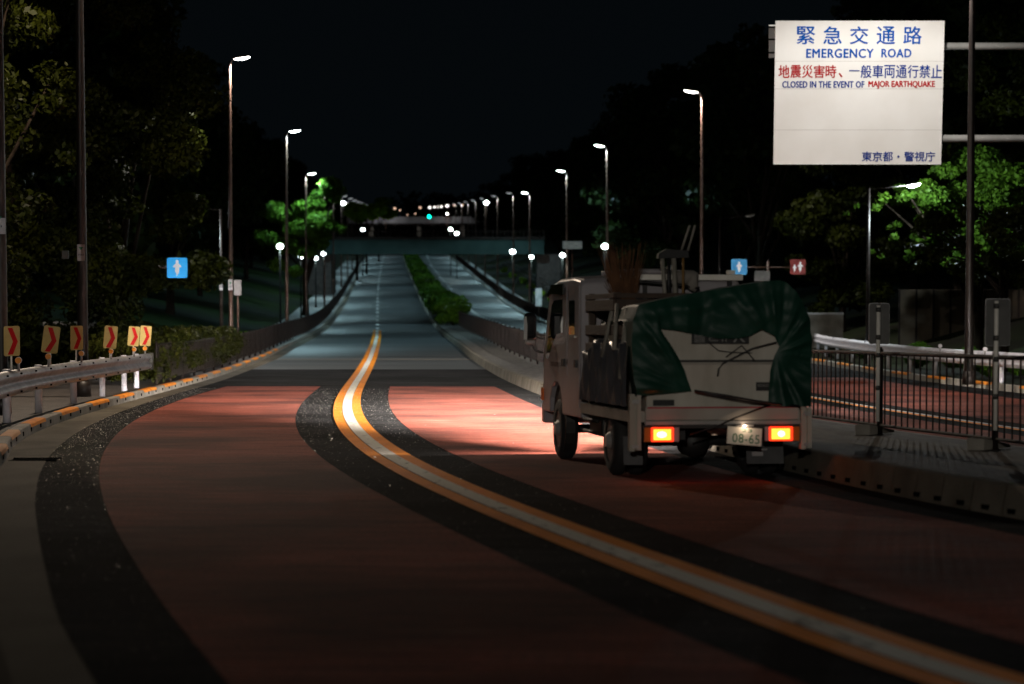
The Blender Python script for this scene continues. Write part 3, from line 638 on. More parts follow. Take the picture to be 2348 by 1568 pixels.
plate('notice_board',537,554,642,677,84,'small grey notice board right of the tall left lamp',mat('notice_face',(.30,.29,.30),.6,col2=(.25,.24,.25),nscale=9),'notice board')
plate('notice_board',1728,1764,621,645,92,'grey blank board between the blue and the red sign',M['grey_back'],'notice board')
plate('direction_sign',1289,1334,553,571,150,'pale grey direction sign over the footpath lamps above the cab',mat('dirsign',(.34,.38,.38),.6,col2=(.22,.25,.25),nscale=6,emit=(.2,.3,.3),es=.1),'sign')
plate('banner_board',1227,1242,661,702,168,'narrow upright white board between shrubs on the right path',mat('banner',(.6,.66,.68),.6,col2=(.4,.45,.46),nscale=5),'board')

# ------------------------------------------------------------------ foliage
def crown_arrays(n,clusters,leaf,seed,flat=.35):
    g=np.random.default_rng(seed); C=np.array([c[:3] for c in clusters]); Rr=np.array([c[3] for c in clusters])
    w=Rr**2; w=w/w.sum(); k=g.choice(len(C),n,p=w)
    dirs=g.normal(size=(n,3)); dirs/=np.linalg.norm(dirs,axis=1)[:,None]
    rad=Rr[k]*(g.random(n)**.45); P=C[k]+dirs*rad[:,None]*np.array([1,1,.62])
    nr=g.normal(size=(n,3))+dirs*.7+np.array([0,0,.5]); nr/=np.linalg.norm(nr,axis=1)[:,None]
    up=g.normal(size=(n,3)); a=np.cross(nr,up); a/=np.linalg.norm(a,axis=1)[:,None]; b=np.cross(nr,a)
    s=leaf*(.55+g.random(n)*.9)
    A=a*s[:,None]; B=b*(s*.62)[:,None]; nn=nr*(s*.14)[:,None]
    V=np.stack([P-A,P+B*.9-A*.1+nn,P+A,P-B*.9-A*.1+nn],1).reshape(-1,3); return V
def leaf_mesh(name,V,m):
    n=len(V)//4; me=bpy.data.meshes.new(name); me.vertices.add(len(V)); me.vertices.foreach_set('co',V.astype(np.float32).ravel())
    me.loops.add(4*n); me.loops.foreach_set('vertex_index',np.arange(4*n,dtype=np.int32)); me.polygons.add(n)
    me.polygons.foreach_set('loop_start',np.arange(0,4*n,4,dtype=np.int32)); me.update(calc_edges=True); me.validate(); me.materials.append(m); return me
def make_clusters(rx,rz,zc,n,seed,cr=(.5,1.1),squash=1.,pear=0):
    g=random.Random(seed); out=[]
    while len(out)<n:
        x,y,z=(g.uniform(-1,1) for _ in range(3)); q=x*x+y*y+z*z
        if q>1 or q<.25: continue
        wf=1+pear*(-z)*.45
        out.append((x*rx*wf,y*rx*wf,zc+z*rz,g.uniform(*cr)))
    return out
def tree_parts(t,clusters,nleaf,leaf,seed,m,trunk_h,tr=.16,mesh=None):
    cm=mesh or leaf_mesh('crown',crown_arrays(nleaf,clusters,leaf,seed),m)
    o=bpy.data.objects.new('crown',cm); COL.objects.link(o); o.parent=t
    b=MB(); g=random.Random(seed+5)
    b.tube([(0,0,-.3),(.03,.02,trunk_h*.4),(-.05,.04,trunk_h),(0,0,trunk_h*1.5)],[tr*1.3,tr,tr*.75,tr*.4],9)
    for c in g.sample(clusters,min(8,len(clusters))):
        z0=trunk_h*g.uniform(.55,1.3); mid=((c[0])*.5,(c[1])*.5,(z0+c[2])*.5+.25)
        b.tube([(0,0,z0),mid,c[:3]],[tr*.45,tr*.28,.02],6)
    b.build('trunk',M['bark'],t,True); return cm
# shared tree kinds for the far rows
kinds=[]
for i,(rx,rz,zc,n) in enumerate([(4.2,5.2,8.0,46),(4.8,4.6,8.6,52),(3.6,5.6,7.6,40)]):
    cl_=make_clusters(rx,rz,zc,n,100+i,(.8,1.6),pear=.3)
    t=thing('broadleaf_tree',(0,0,0),'','tree'); tree_parts(t,cl_,9000,.21,200+i,M['leaf_far'],3.2,.2); kinds.append(t)
used=[False]*3
def place_tree(k,X,d,z,s,rz,label,group):
    loc=G(X,d,z)
    if not used[k]:
        used[k]=True; t=kinds[k]; t.location=loc; t.rotation_euler=(0,0,rz); t.scale=(s,)*3; tag(t,label,'tree',group); return t
    return dup(kinds[k],loc,label,rz,s,group)
TL='dark broadleaf trees beyond the left pavement'; TR='dark broadleaf trees beyond the right pavement'
i=0
for d in [72,86,100,118,138,160,185,212,245,285,330,385,445,520]:
    place_tree(i%3,KB(d)-8.2-(i%2)*1.8-(2 if d>150 else 0),d,.9,1.0+.12*((i*7)%3),i*1.3,ORD[i]+' dark tree of the row beyond the left pavement, counting away from the camera',TL); i+=1
i=0
for d in [97,112,128,146,166,190,216,246,285,330,385,445,520]:
    X=KR(d)+8.6+(i%2)*1.6+(3 if d<115 else 0)+(2 if d>170 else 0)
    place_tree((i+1)%3,X,d,.9,1.05+.12*((i*5)%3),i*1.7,ORD[i]+' dark tree of the row beyond the right pavement, counting away from the camera',TR); i+=1
# second, higher ranks behind
i=0
for d in [95,125,160,205,265,345,450]:
    place_tree(i%3,KB(d)-19,d,2.6,1.3,i*2.1,ORD[i]+' tree of the taller rank on the bank at far left',TL+', back rank'); i+=1
i=0
for d in [70,95,125,160,205,265,345,450]:
    place_tree((i+2)%3,KR(max(d,92))+19+(5 if d<80 else 0),d,2.6,1.3,i*2.3,ORD[i]+' tree of the taller rank on the bank at far right',TR+', back rank'); i+=1
# distant wood closing the valley
g=np.random.default_rng(5); cl_=[]
for k in range(260):
    d=g.uniform(640,1000); X=-31-.052*(d-500)+g.uniform(-150,150)
    if abs(X-(-33-.052*(d-500)))<26 and d<900: continue
    v=G(X,d,g.uniform(3,13)); cl_.append((v.x,v.y,v.z,g.uniform(5,9)))
o=bpy.data.objects.new('distant_wood',leaf_mesh('distant_wood',crown_arrays(30000,cl_,1.1,9),M['leaf_far'])); COL.objects.link(o); tag(o,'distant black wood closing the end of the road',kind='stuff')

# near left trees with visible leaves
def near_tree(X,d,label,cl_,n,leaf,m,seed,th=2.5,tr=.2,z=.1):
    t=thing('broadleaf_tree',G(X,d,z),label,'tree'); tree_parts(t,cl_,n,leaf,seed,m,th,tr); return t
c1=make_clusters(4.6,5.4,6.6,120,31,(.45,1.0),pear=.25)
near_tree(XP(150,60)-1.0,60,'big dense tree with dim yellow green leaves behind the guardrail',c1,90000,.07,M['leaf'],32)
c2=make_clusters(3.0,4.2,6.2,60,41,(.4,.8))
near_tree(XP(-120,48),48,'tree at the left edge with larger brighter leaves overhanging the pole',c2,15000,.075,M['leaf'],42,3,.18)
c3=make_clusters(3.6,4.6,6.0,60,51,(.5,1.1),pear=.3)
near_tree(XP(330,78)-.9,79,'dark tree filling the gap behind the bright blue sign',c3,22000,.12,M['leaf'],52)
# right side: the lit tree over the arm lamp and its neighbours
c4=[]
g_=random.Random(77)
for (x,y,r) in [(2115,455,.42),(2150,480,.55),(2190,455,.5),(2175,520,.5),(2125,520,.36),(2090,475,.25),(2230,500,.6),(2140,560,.35),(2105,555,.22),(2090,590,.16),(2165,600,.35),(2210,590,.5),(2260,560,.6),(2050,458,.22),(2020,468,.16),(1985,478,.12),(1955,490,.08),(2050,520,.14),(2035,550,.12),(2010,585,.1),(2250,440,.6),(2300,480,.7),(2300,420,.6),(2230,380,.6),(2160,400,.35),(2290,580,.5),(2120,440,.3),(2150,450,.35),(2140,500,.35),(2175,480,.4),(2165,540,.35),(2070,445,.2)]:
    for k in range(2):
        c4.append((XP(x,80)-XP(2240,80)+g_.uniform(-.15,.15),g_.uniform(-1.6,.9),HT(y,80)+g_.uniform(-.15,.15),r*1.25))
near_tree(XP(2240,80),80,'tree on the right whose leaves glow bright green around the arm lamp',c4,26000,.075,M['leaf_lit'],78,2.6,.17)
c5=make_clusters(4.4,5.2,7.4,80,61,(.5,1.1),pear=.2)
near_tree(XP(2350,84)+1.2,84,'dim leafy tree behind the gantry pipes at the right edge',c5,30000,.10,M['leaf'],62)
c6=make_clusters(2.7,4.4,5.4,60,71,(.4,.9),pear=.5)
near_tree(XP(1930,98),98,'dark tree standing between the red sign and the big white sign',c6,22000,.12,M['leaf'],72,2.2,.15)
c7=make_clusters(3.8,1.1,3.7,40,81,(.3,.55))
near_tree(XP(2300,70),70,'low spreading branches with yellow green leaves under the gantry at right',c7,9000,.075,M['leaf'],82,2.4,.12)
# green lit tree beside the third left lamp
c8=[]
for (x,y,r) in [(752,428,.75),(770,440,.6),(738,445,.5),(730,468,.45),(716,462,.4),(765,455,.4),(742,495,.8),(705,500,.9),(680,520,1.0),(760,520,.55),(775,527,.35),(720,540,.9),(650,500,.9),(625,480,.8),(690,470,.7),(660,560,.9),(700,575,.7),(740,560,.6),(615,540,.8),(640,610,.7),(675,620,.5),(720,510,.8)]:
    for k in range(2): c8.append((XP(x,165)-XP(700,165)+g_.uniform(-.3,.3),g_.uniform(-1.5,1.5),HT(y,165)-.9+g_.uniform(-.2,.2),r))
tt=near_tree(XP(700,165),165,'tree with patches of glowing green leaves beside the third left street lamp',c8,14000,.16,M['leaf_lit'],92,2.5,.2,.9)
for (x,y,d,r,lab) in [(840,487,330,1.9,'small glowing green crown above the left part of the bridge'),(868,478,420,2.3,'pale green lit crown in front of the white overpass'),(818,488,300,1.0,'small dim green crown at the left bridge end')]:
    cc_=[(g_.uniform(-r,r),g_.uniform(-r,r),HT(y,d)+g_.uniform(-r*.6,r*.6),r*.5) for k in range(12)]
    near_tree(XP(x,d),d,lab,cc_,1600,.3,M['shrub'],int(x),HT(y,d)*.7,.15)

# hedges and shrubs -------------------------------------------------
def hedge(name,label,rows,n,leaf,m,seed,cat='hedge',stems=True):
    """rows: list of (X,d,z0,halfwidth,height) sample points"""
    cl=[]; 
    for X,d,z0,w,h in rows:
        v=G(X,d,z0)
        for q in range(max(2,int(w/.25))):
            cl.append((v.x+rnd.uniform(-w,w)*.8,v.y+rnd.uniform(-.5,.5),v.z+rnd.uniform(.35,.9)*h-.1,min(.5,.42*h)))
    o0=rows[len(rows)//2]; t=thing(name,G(o0[0],o0[1],o0[2]),label,cat)
    V=crown_arrays(n,cl,leaf,seed)-np.array(t.location)
    o=bpy.data.objects.new('foliage',leaf_mesh('foliage',V,m)); COL.objects.link(o); o.parent=t
    b=MB()
    for X,d,z0,w,h in rows[::2]:
        v=G(X,d,z0); b.tube([v,v+Vector((rnd.uniform(-.1,.1),0,h*.7))],[.02,.01],5)
    b.build('stems',M['bark'],t,off=t.location)['kind']='stuff'; return t
hedge('hedge','clipped hedge behind the kerb fence next to the guardrail end',[(KB(d)-1.05,d,.12,.75,HT(772,d)*0+1.12+(.05 if d<60 else .12)) for d in np.arange(54.3,78,.35)],60000,.05,M['hedge'],1)
rows=[]
for d in np.arange(151,205,.8):
    a,c=MK(d)+.15,OLE(d)-.05; rows.append(((a+c)/2,d,.16,max(.6,(c-a)/2),1.55 if d<185 else 1.2))
hedge('shrub_clump','bulky rounded shrubs at the near end of the planted median',[(r[0],r[1],r[2],r[3],r[4]+.35*abs(math.sin(r[1]*.35))) for r in rows],40000,.12,M['hedge_mid'],2,'shrubs')
rows=[]
for d in np.arange(206,520,1.3): rows.append(((MK(d)+OLE(d))/2,d,.16,max(.6,(OLE(d)-MK(d))/2-.15),1.05+.3*abs(math.sin(d*.16))))
hedge('median_hedge','long rounded hedge on the median running up to the bridge',rows,42000,.17,M['hedge_mid'],3)
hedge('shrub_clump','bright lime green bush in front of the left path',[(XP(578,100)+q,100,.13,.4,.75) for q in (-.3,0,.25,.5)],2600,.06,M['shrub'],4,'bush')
hedge('undergrowth','dark leafy undergrowth behind the left guardrail',[(XP(x,56+(x%7)*.6),56+(x%7)*.6,.1,.7,1.25+.5*((x*13)%10)/10) for x in range(-30,345,14)],26000,.07,M['leaf'],5,'undergrowth')
for i,d in enumerate([128,140,153,166,180,196,214,234,256,280,306,334]):
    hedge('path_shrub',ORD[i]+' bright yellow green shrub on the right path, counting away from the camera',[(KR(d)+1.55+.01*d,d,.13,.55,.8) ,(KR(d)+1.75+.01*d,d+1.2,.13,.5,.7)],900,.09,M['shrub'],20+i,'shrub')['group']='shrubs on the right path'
for i in range(7):
    d=[52,57,62,67,73,79,86][i]
    hedge('low_hedge',ORD[i]+' piece of the low hedge behind the opposite guardrail, counting away from the camera',[(OG(d)+1.1+k*.5,d+k*.9,.1,.7,.62) for k in range(5)],5200,.05,M['hedge_mid'],50+i)['group']='low hedge behind the opposite guardrail'

# ------------------------------------------------------------------ walls
def wall(name,x0,x1,y0,y1,d,label,m,th=.15,rib=None,cap=False):
    X0,X1=XP(x0,d),XP(x1,d); t=thing(name,G((X0+X1)/2,d,0),label,'wall'); w=(X1-X0)/2; z0=max(0,HT(y1,d)); z1=HT(y0,d)
    MB().box((-w,0,min(z0,.3)),(w,th,z1)).build('wall_panel',m,t)
    if rib:
        n=int((X1-X0)/rib); 
        for k in range(n+1): MB().box((-w+k*rib-.035,-.05,0),(-w+k*rib+.035,-.003,z1+.02)).build('upright',M['black_fence'],t)
    if cap: MB().box((-w-.02,-.03,z1+.003),(w+.02,th+.03,z1+.07)).build('coping',M['steel'],t)
    return t
wall('retaining_wall',100,240,738,800,66,'pale low wall glimpsed behind the undergrowth at left',M['wall_pale'])
wall('panel_wall',2060,2420,664,800,88,'tan panelled wall with dark uprights under the trees at right',M['wall_tan'],rib=.62)
wall('abutment_wall',1700,1932,721,790,92,'pale concrete parapet with a steel coping right of the truck',M['concrete'],cap=True)

# ------------------------------------------------------------------ bridge and far overpass
db=240.
t=thing('road_bridge',G(XP(990,db),db,0),'long dark teal girder bridge crossing above both roads','bridge')
Pb=lambda x,y,d:(C0+d*FV+Vector((XP(x,d),0,0))+UV*((CY-y)/K*d))-Vector(t.location)
def slab(x0,x1,y0,y1,d0,d1,name,m,par,parent=None):
    a,b_=Pb(x0,y1,d0),Pb(x1,y0,d0); return MB().box((a.x,a.y,a.z),(b_.x,a.y+(d1-d0),b_.z)).build(name,m,par)
slab(742,1247,549,583,db,db+9,'girder',M['bridge'],t)
slab(740,1250,544,548.4,db-.35,db+9.3,'deck_edge',M['black_fence'],t)
b=MB()
for x in range(742,1248,9): p=Pb(x,545,db-.2); b.box((p.x-.03,p.y-.03,p.z),(p.x+.03,p.y+.03,p.z+.75))
b.build('balusters',M['black_fence'],t)
b=MB(); b.tube([Pb(741,530,db-.2),Pb(1249,530,db-.2)],.05,8); b.build('handrail',M['black_fence'],t,True)
for x in (732,1258): 
    p=Pb(x,583,db+1.5); MB().box((p.x-1.2,p.y,p.z-6),(p.x+1.2,p.y+6,p.z-.003)).build('abutment',M['walk'],t)
dq=600.
t=thing('far_overpass',G(XP(960,dq),dq,0),'distant pale overpass lit white at both ends above the bridge','bridge')
Pb=lambda x,y,d:(C0+d*FV+Vector((XP(x,d),0,0))+UV*((CY-y)/K*d))-Vector(t.location)
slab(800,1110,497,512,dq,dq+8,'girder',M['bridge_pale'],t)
slab(780,1130,512.6,516,dq+.3,dq+8,'deck_soffit',M['black_fence'],t)
for x in (850,960,1060): p=Pb(x,512,dq+1); MB().box((p.x-.5,p.y,p.z-9),(p.x+.5,p.y+1,p.z-.4)).build('pier',M['concrete'],t)
def far_lamp(x,y,d,label,glow,r,power=0,col=(1,.97,.95),pl=(0,-2.2,-.3)):
    H=max(2,HT(y,d)); t=thing('street_lamp',G(XP(x,d),d,0),label,'street lamp','far away lamps that show as small discs of light')
    MB().tube([(0,.2,0),(0,.2,H)],[.09,.05],8).build('pole',M['pole_brown'],t,True)
    MB().ell((0,0,H),(r,r*.6,r*.8),12,6).build('lens',M[glow],t,True)
    if power: addlight(t,'POINT',(0,-r-.2,H),col,power,.2)
far_lamp(884,490,597,'lamp lighting the left white part of the far overpass','glow_far',.25,420)
far_lamp(1025,490,597,'lamp lighting the right white part of the far overpass','glow_far',.25,300)
fl=[(787,466,560,'glow_cool',.5),(799,470,620,'glow_far',.28),(804,471,660,'glow_far',.26),(844,474,760,'glow_far',.3),(857,475,800,'glow_far',.4),(863,475.5,840,'glow_far',.46),(868,475,880,'glow_far',.36),(905,478,820,'glow_orange',.4),(917,482,800,'glow_orange',.28),(934,493,780,'glow_orange',.2),(952,490,780,'glow_orange',.25),(963,476,860,'glow_orange',.42),(985,476,840,'glow_far',.5),(996,475,820,'glow_far',.4),(1005,474.5,790,'glow_far',.45),(1013,474,760,'glow_far',.45),(1025,472,730,'glow_far',.5),(1115,465,480,'glow_cool',.5),(1041,471,640,'glow_orange',.22),(1060,470,600,'glow_orange',.2),(1082,467,560,'glow_far',.2)]
fl.sort()
for i,(x,y,d,gm,r) in enumerate(fl): far_lamp(x,y,d,(ORD+['twenty-first'])[i]+' light disc from the left in the line of far lamps above the bridge',gm,r)
t=thing('traffic_light',G(XP(984,580),580,0),'far traffic light showing green, above the middle of the bridge','traffic light')
H=HT(497,580); MB().box((-.7,-.1,H-.25),(.7,.12,H+.25)).build('housing',M['black_fence'],t)
MB().tube([(0,-.22,H),(0,-.12,H)],[.36,.36],14).build('signal_lens',M['glow_green'],t); MB().tube([(.9,.3,0),(.9,.3,H)],.09,8).build('pole',M['pole_brown'],t)
MB().tube([(.9,.3,H-.05),(0,.15,H-.05)],.04,6).build('arm',M['pole_brown'],t)
# sloping handrail beside the right path
b=MB(); t=thing('ramp_railing',G(KR(190)+5,190,0),'dark sloping railing climbing beside the right path','railing'); org=t.location
f=lambda d:KR(d)+4.2
for z in (2.6,3.0): b.tube([G(f(d)+.2,d,z*.0+.9+(z-2.6)*1.3+(d-130)*.004) for d in range(128,330,8)],.045,6)
b.build('rails',M['black_fence'],t,off=org)
b=MB()
for d in range(128,330,6): a=G(f(d)+.2,d,.1); MB().tube([a,a+Vector((0,0,1.5))],.03,6).build('post',M['black_fence'],t,off=org)

#TRUCK#
# ------------------------------------------------------------------ the truck
M['cab']=mat('cab_paint',(.42,.40,.42),.28,col2=(.27,.255,.27),nscale=1.3,scale=(1,1,.6),bump=.03,bscale=3,detail=8)
M['cream']=mat('cream_panel',(.56,.53,.46),.45,col2=(.36,.33,.27),nscale=1.9,scale=(1.6,1,.5),detail=10,bump=.03,bscale=6)
M['cream_dirty']=mat('dirty_panel',(.42,.39,.34),.5,col2=(.30,.28,.24),nscale=2.2,detail=10)
M['tarp']=mat('green_tarpaulin',(.005,.034,.022),.5,col2=(.008,.050,.032),nscale=2.,bump=.25,bscale=7,spec=.3)
M['tarp_grey']=mat('grey_sheet',(.10,.105,.12),.28,col2=(.06,.065,.075),nscale=3,bump=.6,bscale=7)
M['chassis']=mat('chassis_black',(.012,.012,.012),.55,col2=(.02,.018,.016),nscale=5)
M['rubber']=mat('rubber',(.014,.014,.014),.8)
M['rimm']=mat('wheel_rim',(.10,.10,.105),.4,.6)
M['glassd']=mat('cab_glass',(.008,.012,.014),.04,spec=.9)
M['mirror']=mat('mirror_black',(.01,.01,.012),.15)
M['chrome']=mat('bright_metal',(.55,.54,.52),.3,.6)
M['tail']=mat('tail_lens_lit',(.8,.05,.02),.3,emit=(1,.035,.008),es=2.2)
M['tail_mid']=mat('tail_reflector_lit',(1,.3,.05),.3,emit=(1,.24,.02),es=5)
M['tail_hot']=mat('tail_bulb',(1,.6,.2),.3,emit=(1,.50,.10),es=16)
M['amber']=mat('amber_lens',(.45,.16,.02),.3)
M['amber_s']=mat('amber_lens_side',(.75,.16,.02),.3)
M['clear']=mat('clear_lens',(.35,.33,.33),.2)
M['plate']=mat('number_plate',(.75,.72,.62),.5)
M['plate_ink']=mat('plate_ink',(.02,.16,.07),.5)
M['black_board']=mat('black_board',(.008,.009,.009),.5)
M['board_letters']=mat('board_letters',(.30,.30,.28),.5,col2=(.2,.2,.19),nscale=20)
M['strap']=mat('black_strap',(.008,.008,.009),.5)
M['redline']=mat('red_stripe',(.35,.01,.03),.4)
M['wood']=mat('weathered_wood',(.075,.05,.035),.8,col2=(.045,.03,.022),nscale=5,scale=(1,.2,3),bump=.5,bscale=30)
M['twig']=mat('brown_twigs',(.14,.062,.025),.9,col2=(.08,.035,.014),nscale=8)
M['sack']=mat('grey_sack',(.26,.24,.21),.9,col2=(.17,.155,.14),nscale=4,bump=.6,bscale=18)
M['tool']=mat('tool_pole',(.30,.28,.24),.6,col2=(.2,.19,.16),nscale=6)
M['tool_y']=mat('tool_handle_ochre',(.22,.12,.03),.6)
M['lampin']=mat('headlamp_lens',(.9,.9,.9),.2,emit=(1,.92,.85),es=6)
HEAD=R(9.0)
def beam_nodes(l):
    # a headlamp's lens throws most of its light far ahead: strength falls with the steepness of the ray
    l.use_nodes=True; t=l.node_tree; e=[n for n in t.nodes if n.type=='EMISSION'][0]
    g=t.nodes.new('ShaderNodeTexCoord'); x=t.nodes.new('ShaderNodeSeparateXYZ'); t.links.new(g.outputs['Normal'],x.inputs[0])
    a=t.nodes.new('ShaderNodeMath'); a.operation='ABSOLUTE'; t.links.new(x.outputs['Y'],a.inputs[0])
    m=t.nodes.new('ShaderNodeMath'); m.operation='MAXIMUM'; m.inputs[1].default_value=.035; t.links.new(a.outputs[0],m.inputs[0])
    d=t.nodes.new('ShaderNodeMath'); d.operation='DIVIDE'; d.inputs[0].default_value=.09; t.links.new(m.outputs[0],d.inputs[1])
    p=t.nodes.new('ShaderNodeMath'); p.operation='POWER'; p.inputs[1].default_value=2.5; t.links.new(d.outputs[0],p.inputs[0])
    q=t.nodes.new('ShaderNodeMath'); q.operation='POWER'; q.inputs[1].default_value=2; xa=t.nodes.new('ShaderNodeMath'); xa.operation='ABSOLUTE'
    t.links.new(x.outputs['X'],xa.inputs[0]); t.links.new(xa.outputs[0],q.inputs[0])
    s_=t.nodes.new('ShaderNodeMath'); s_.operation='MULTIPLY_ADD'; s_.inputs[1].default_value=-5.2; s_.inputs[2].default_value=1; s_.use_clamp=True; t.links.new(q.outputs[0],s_.inputs[0])
    s2=t.nodes.new('ShaderNodeMath'); s2.operation='POWER'; s2.inputs[1].default_value=2; t.links.new(s_.outputs[0],s2.inputs[0])
    w=t.nodes.new('ShaderNodeMath'); w.operation='MULTIPLY'; t.links.new(p.outputs[0],w.inputs[0]); t.links.new(s2.outputs[0],w.inputs[1])
    t.links.new(w.outputs[0],e.inputs['Strength'])
camF=Matrix(((1,0,0,0),(0,FV.y,UV.y,0),(0,FV.z,UV.z,0),(0,0,0,1)))
slope=math.atan((CY-748)/K)
TM=Matrix.Translation(G(1.945,22.53,0.002))@camF@Matrix.Rotation(slope,4,'X')@Matrix.Rotation(HEAD,4,'Z')
trk=thing('flatbed_truck',(0,0,0),'grey crew cab flatbed truck with lit tail lamps carrying a green tarpaulin load','truck'); trk.matrix_world=TM
def T(b,name,m,par=trk,sm=False,bev=0): return b.build(name,m,par,sm,bevel=bev)
# --- cab: side profile in (y,z), front at larger y
prof=[(2.55,.50),(2.55,1.90),(2.62,1.955),(3.0,1.985),(3.9,1.98),(4.25,1.945),(4.42,1.87),(4.62,1.55),(4.80,1.20),(4.86,1.05),(4.90,.62),(4.88,.50),
      (4.43,.50),(4.40,.66),(4.30,.78),(4.13,.84),(3.95,.84),(3.78,.78),(3.68,.66),(3.65,.50)]
b=MB(); xs=[-.845,-.80,-.5,0,.5,.80,.845]
def inset(p,k):
    return [(2.55+(y-2.55)*1 if z<1.0 else y-(.03 if y>3.5 else 0)*k, z-(.05*k if z>1.88 else 0)) for y,z in p]
rings=[]
for x in xs:
    k={.845:1.0,.80:.35}.get(abs(x),0); rings.append([(x,)+q for q in inset(prof,k)])
n=len(prof); vs=[p for r in rings for p in r]; fs=[tuple(range(n)),tuple(range(len(vs)-1,len(vs)-n-1,-1))]
for i in range(len(xs)-1):
    for j in range(n): fs.append((i*n+j,i*n+(j+1)%n,(i+1)*n+(j+1)%n,(i+1)*n+j))
b.add(vs,fs); cab=T(b,'cab',M['cab'],trk,False,.018)
cab.data.shade_smooth(); 
for p in cab.data.polygons: p.use_smooth=False
SX=-.848
def sidepoly(poly,name,m,par,x0=SX-.006,x1=SX+.001,bev=0): return T(MB().prism(poly,'x',x0,x1),name,m,par,False,bev)
for s,nm in ((1,''),(-1,'')):
    xa,xb=((SX-.007,SX+.0015) if s==1 else (-SX-.0015,-SX+.007))
    # front door with its deep-dipping window, rear door with an upright window
    fd=T(MB().prism([(3.32,.92),(3.34,1.88),(4.18,1.86),(4.36,1.78),(4.56,1.50),(4.72,1.12),(4.72,.92)],'x',xa+.002 if s==1 else xa,xb if s==1 else xb-.002),'front_door',M['cab'],trk)
    T(MB().prism([(3.58,1.38),(3.58,1.74),(4.10,1.73),(4.24,1.68),(4.44,1.42),(4.62,1.10),(4.48,1.08),(4.26,1.22),(3.95,1.36)],'x',xa,xb+.0005 if s==-1 else xb),'door_window',M['glassd'],fd)
    hd=T(MB().prism([(3.42,1.02),(3.42,1.10),(3.56,1.10),(3.56,1.02)],'x',xa-.02 if s==1 else xb,xa if s==1 else xb+.02),'door_handle',M['strap'],fd)
    rd=T(MB().prism([(2.62,.60),(2.62,1.87),(3.29,1.88),(3.27,.60)],'x',xa+.002 if s==1 else xa,xb if s==1 else xb-.002),'rear_door',M['cab'],trk)
    T(MB().prism([(2.86,1.36),(2.86,1.72),(3.20,1.72),(3.20,1.36)],'x',xa,xb),'door_window',M['glassd'],rd)
    T(MB().prism([(2.84,1.325),(2.84,1.35),(3.22,1.35),(3.22,1.325)],'x',xa-.01 if s==1 else xb,xa if s==1 else xb+.01),'window_sill',M['chrome'],rd)
    T(MB().prism([(2.70,1.02),(2.70,1.10),(2.82,1.10),(2.82,1.02)],'x',xa-.02 if s==1 else xb,xa if s==1 else xb+.02),'door_handle',M['strap'],rd)
    # smoked rain visors above the windows
    T(MB().prism([(3.36,1.78),(3.36,1.90),(4.10,1.90),(4.34,1.80),(4.30,1.76),(4.1,1.80)],'x',xa-.035 if s==1 else xb+.02,xa-.02 if s==1 else xb+.035),'rain_visor',M['glassd'],fd)
    # front wheel arch lining, corner lamp
    T(MB().tube([(s*-.80,4.04,.42),(s*-.70,4.04,.42)],[.40,.40],20),'wheel_arch',M['chassis'],trk)
    cl=T(MB().box((s*-.865 if s==1 else .80,4.80,.62),(s*-.80 if s==1 else .865,4.905,.76)),'corner_lamp',M['amber_s'],trk,False,.01)
T(MB().prism([(3.30,1.045),(3.30,1.10),(3.32,1.10),(3.32,1.045)],'x',SX-.008,SX),'door_gap',M['chassis'])
T(MB().prism([(3.7,1.01),(3.7,1.06),(4.3,1.06),(4.3,1.01)],'x',SX-.0085,SX-.0055),'door_lettering_strip',mat('letter_strip',(.12,.12,.13),.5,col2=(.3,.28,.28),nscale=26,lo=.45,hi=.5))
T(MB().box((-.84,4.84,.36),(.84,5.0,.60)),'front_bumper',M['cab'],trk,False,.03)
T(MB().prism([(2.548,1.42),(2.548,1.78),(2.52,1.78),(2.52,1.42)],'x',-.55,.55),'back_window',M['glassd'])
ws=T(MB().add([(-.74,4.455,1.82),(.74,4.455,1.82),(.78,4.79,1.22),(-.78,4.79,1.22),(-.74,4.475,1.83),(.74,4.475,1.83),(.78,4.81,1.23),(-.78,4.81,1.23)],[(0,1,2,3),(4,7,6,5),(0,4,5,1),(2,6,7,3),(1,5,6,2),(3,7,4,0)]),'windscreen',M['glassd'])
T(MB().tube([(-.5,3.2,2.0),(-.2,3.2,2.03),(.2,3.2,2.03),(.5,3.2,2.0)],.03,8),'roof_rib',M['cab'],trk,True)
# door mirror on its stay, left
mr=T(MB().box((-1.075,4.74,1.30),(-.935,4.82,1.60)),'door_mirror',M['mirror'],trk,False,.045)
T(MB().prism([(-1.085,1.30),(-1.085,1.52),(-1.06,1.56),(-1.045,1.46),(-1.05,1.30)],'y',4.728,4.742),'mirror_trim',M['chrome'],mr)
T(MB().box((-1.06,4.75,1.245),(-.95,4.81,1.295)),'lower_mirror',M['chrome'],mr,False,.015)
T(MB().tube([(-.98,4.78,1.25),(-.95,4.79,1.18),(-.86,4.76,1.15)],.012,8),'mirror_stay',M['chassis'],mr,True)
T(MB().tube([(-.94,4.79,1.34),(-.85,4.78,1.30)],.010,8),'mirror_stay',M['chassis'],mr,True)
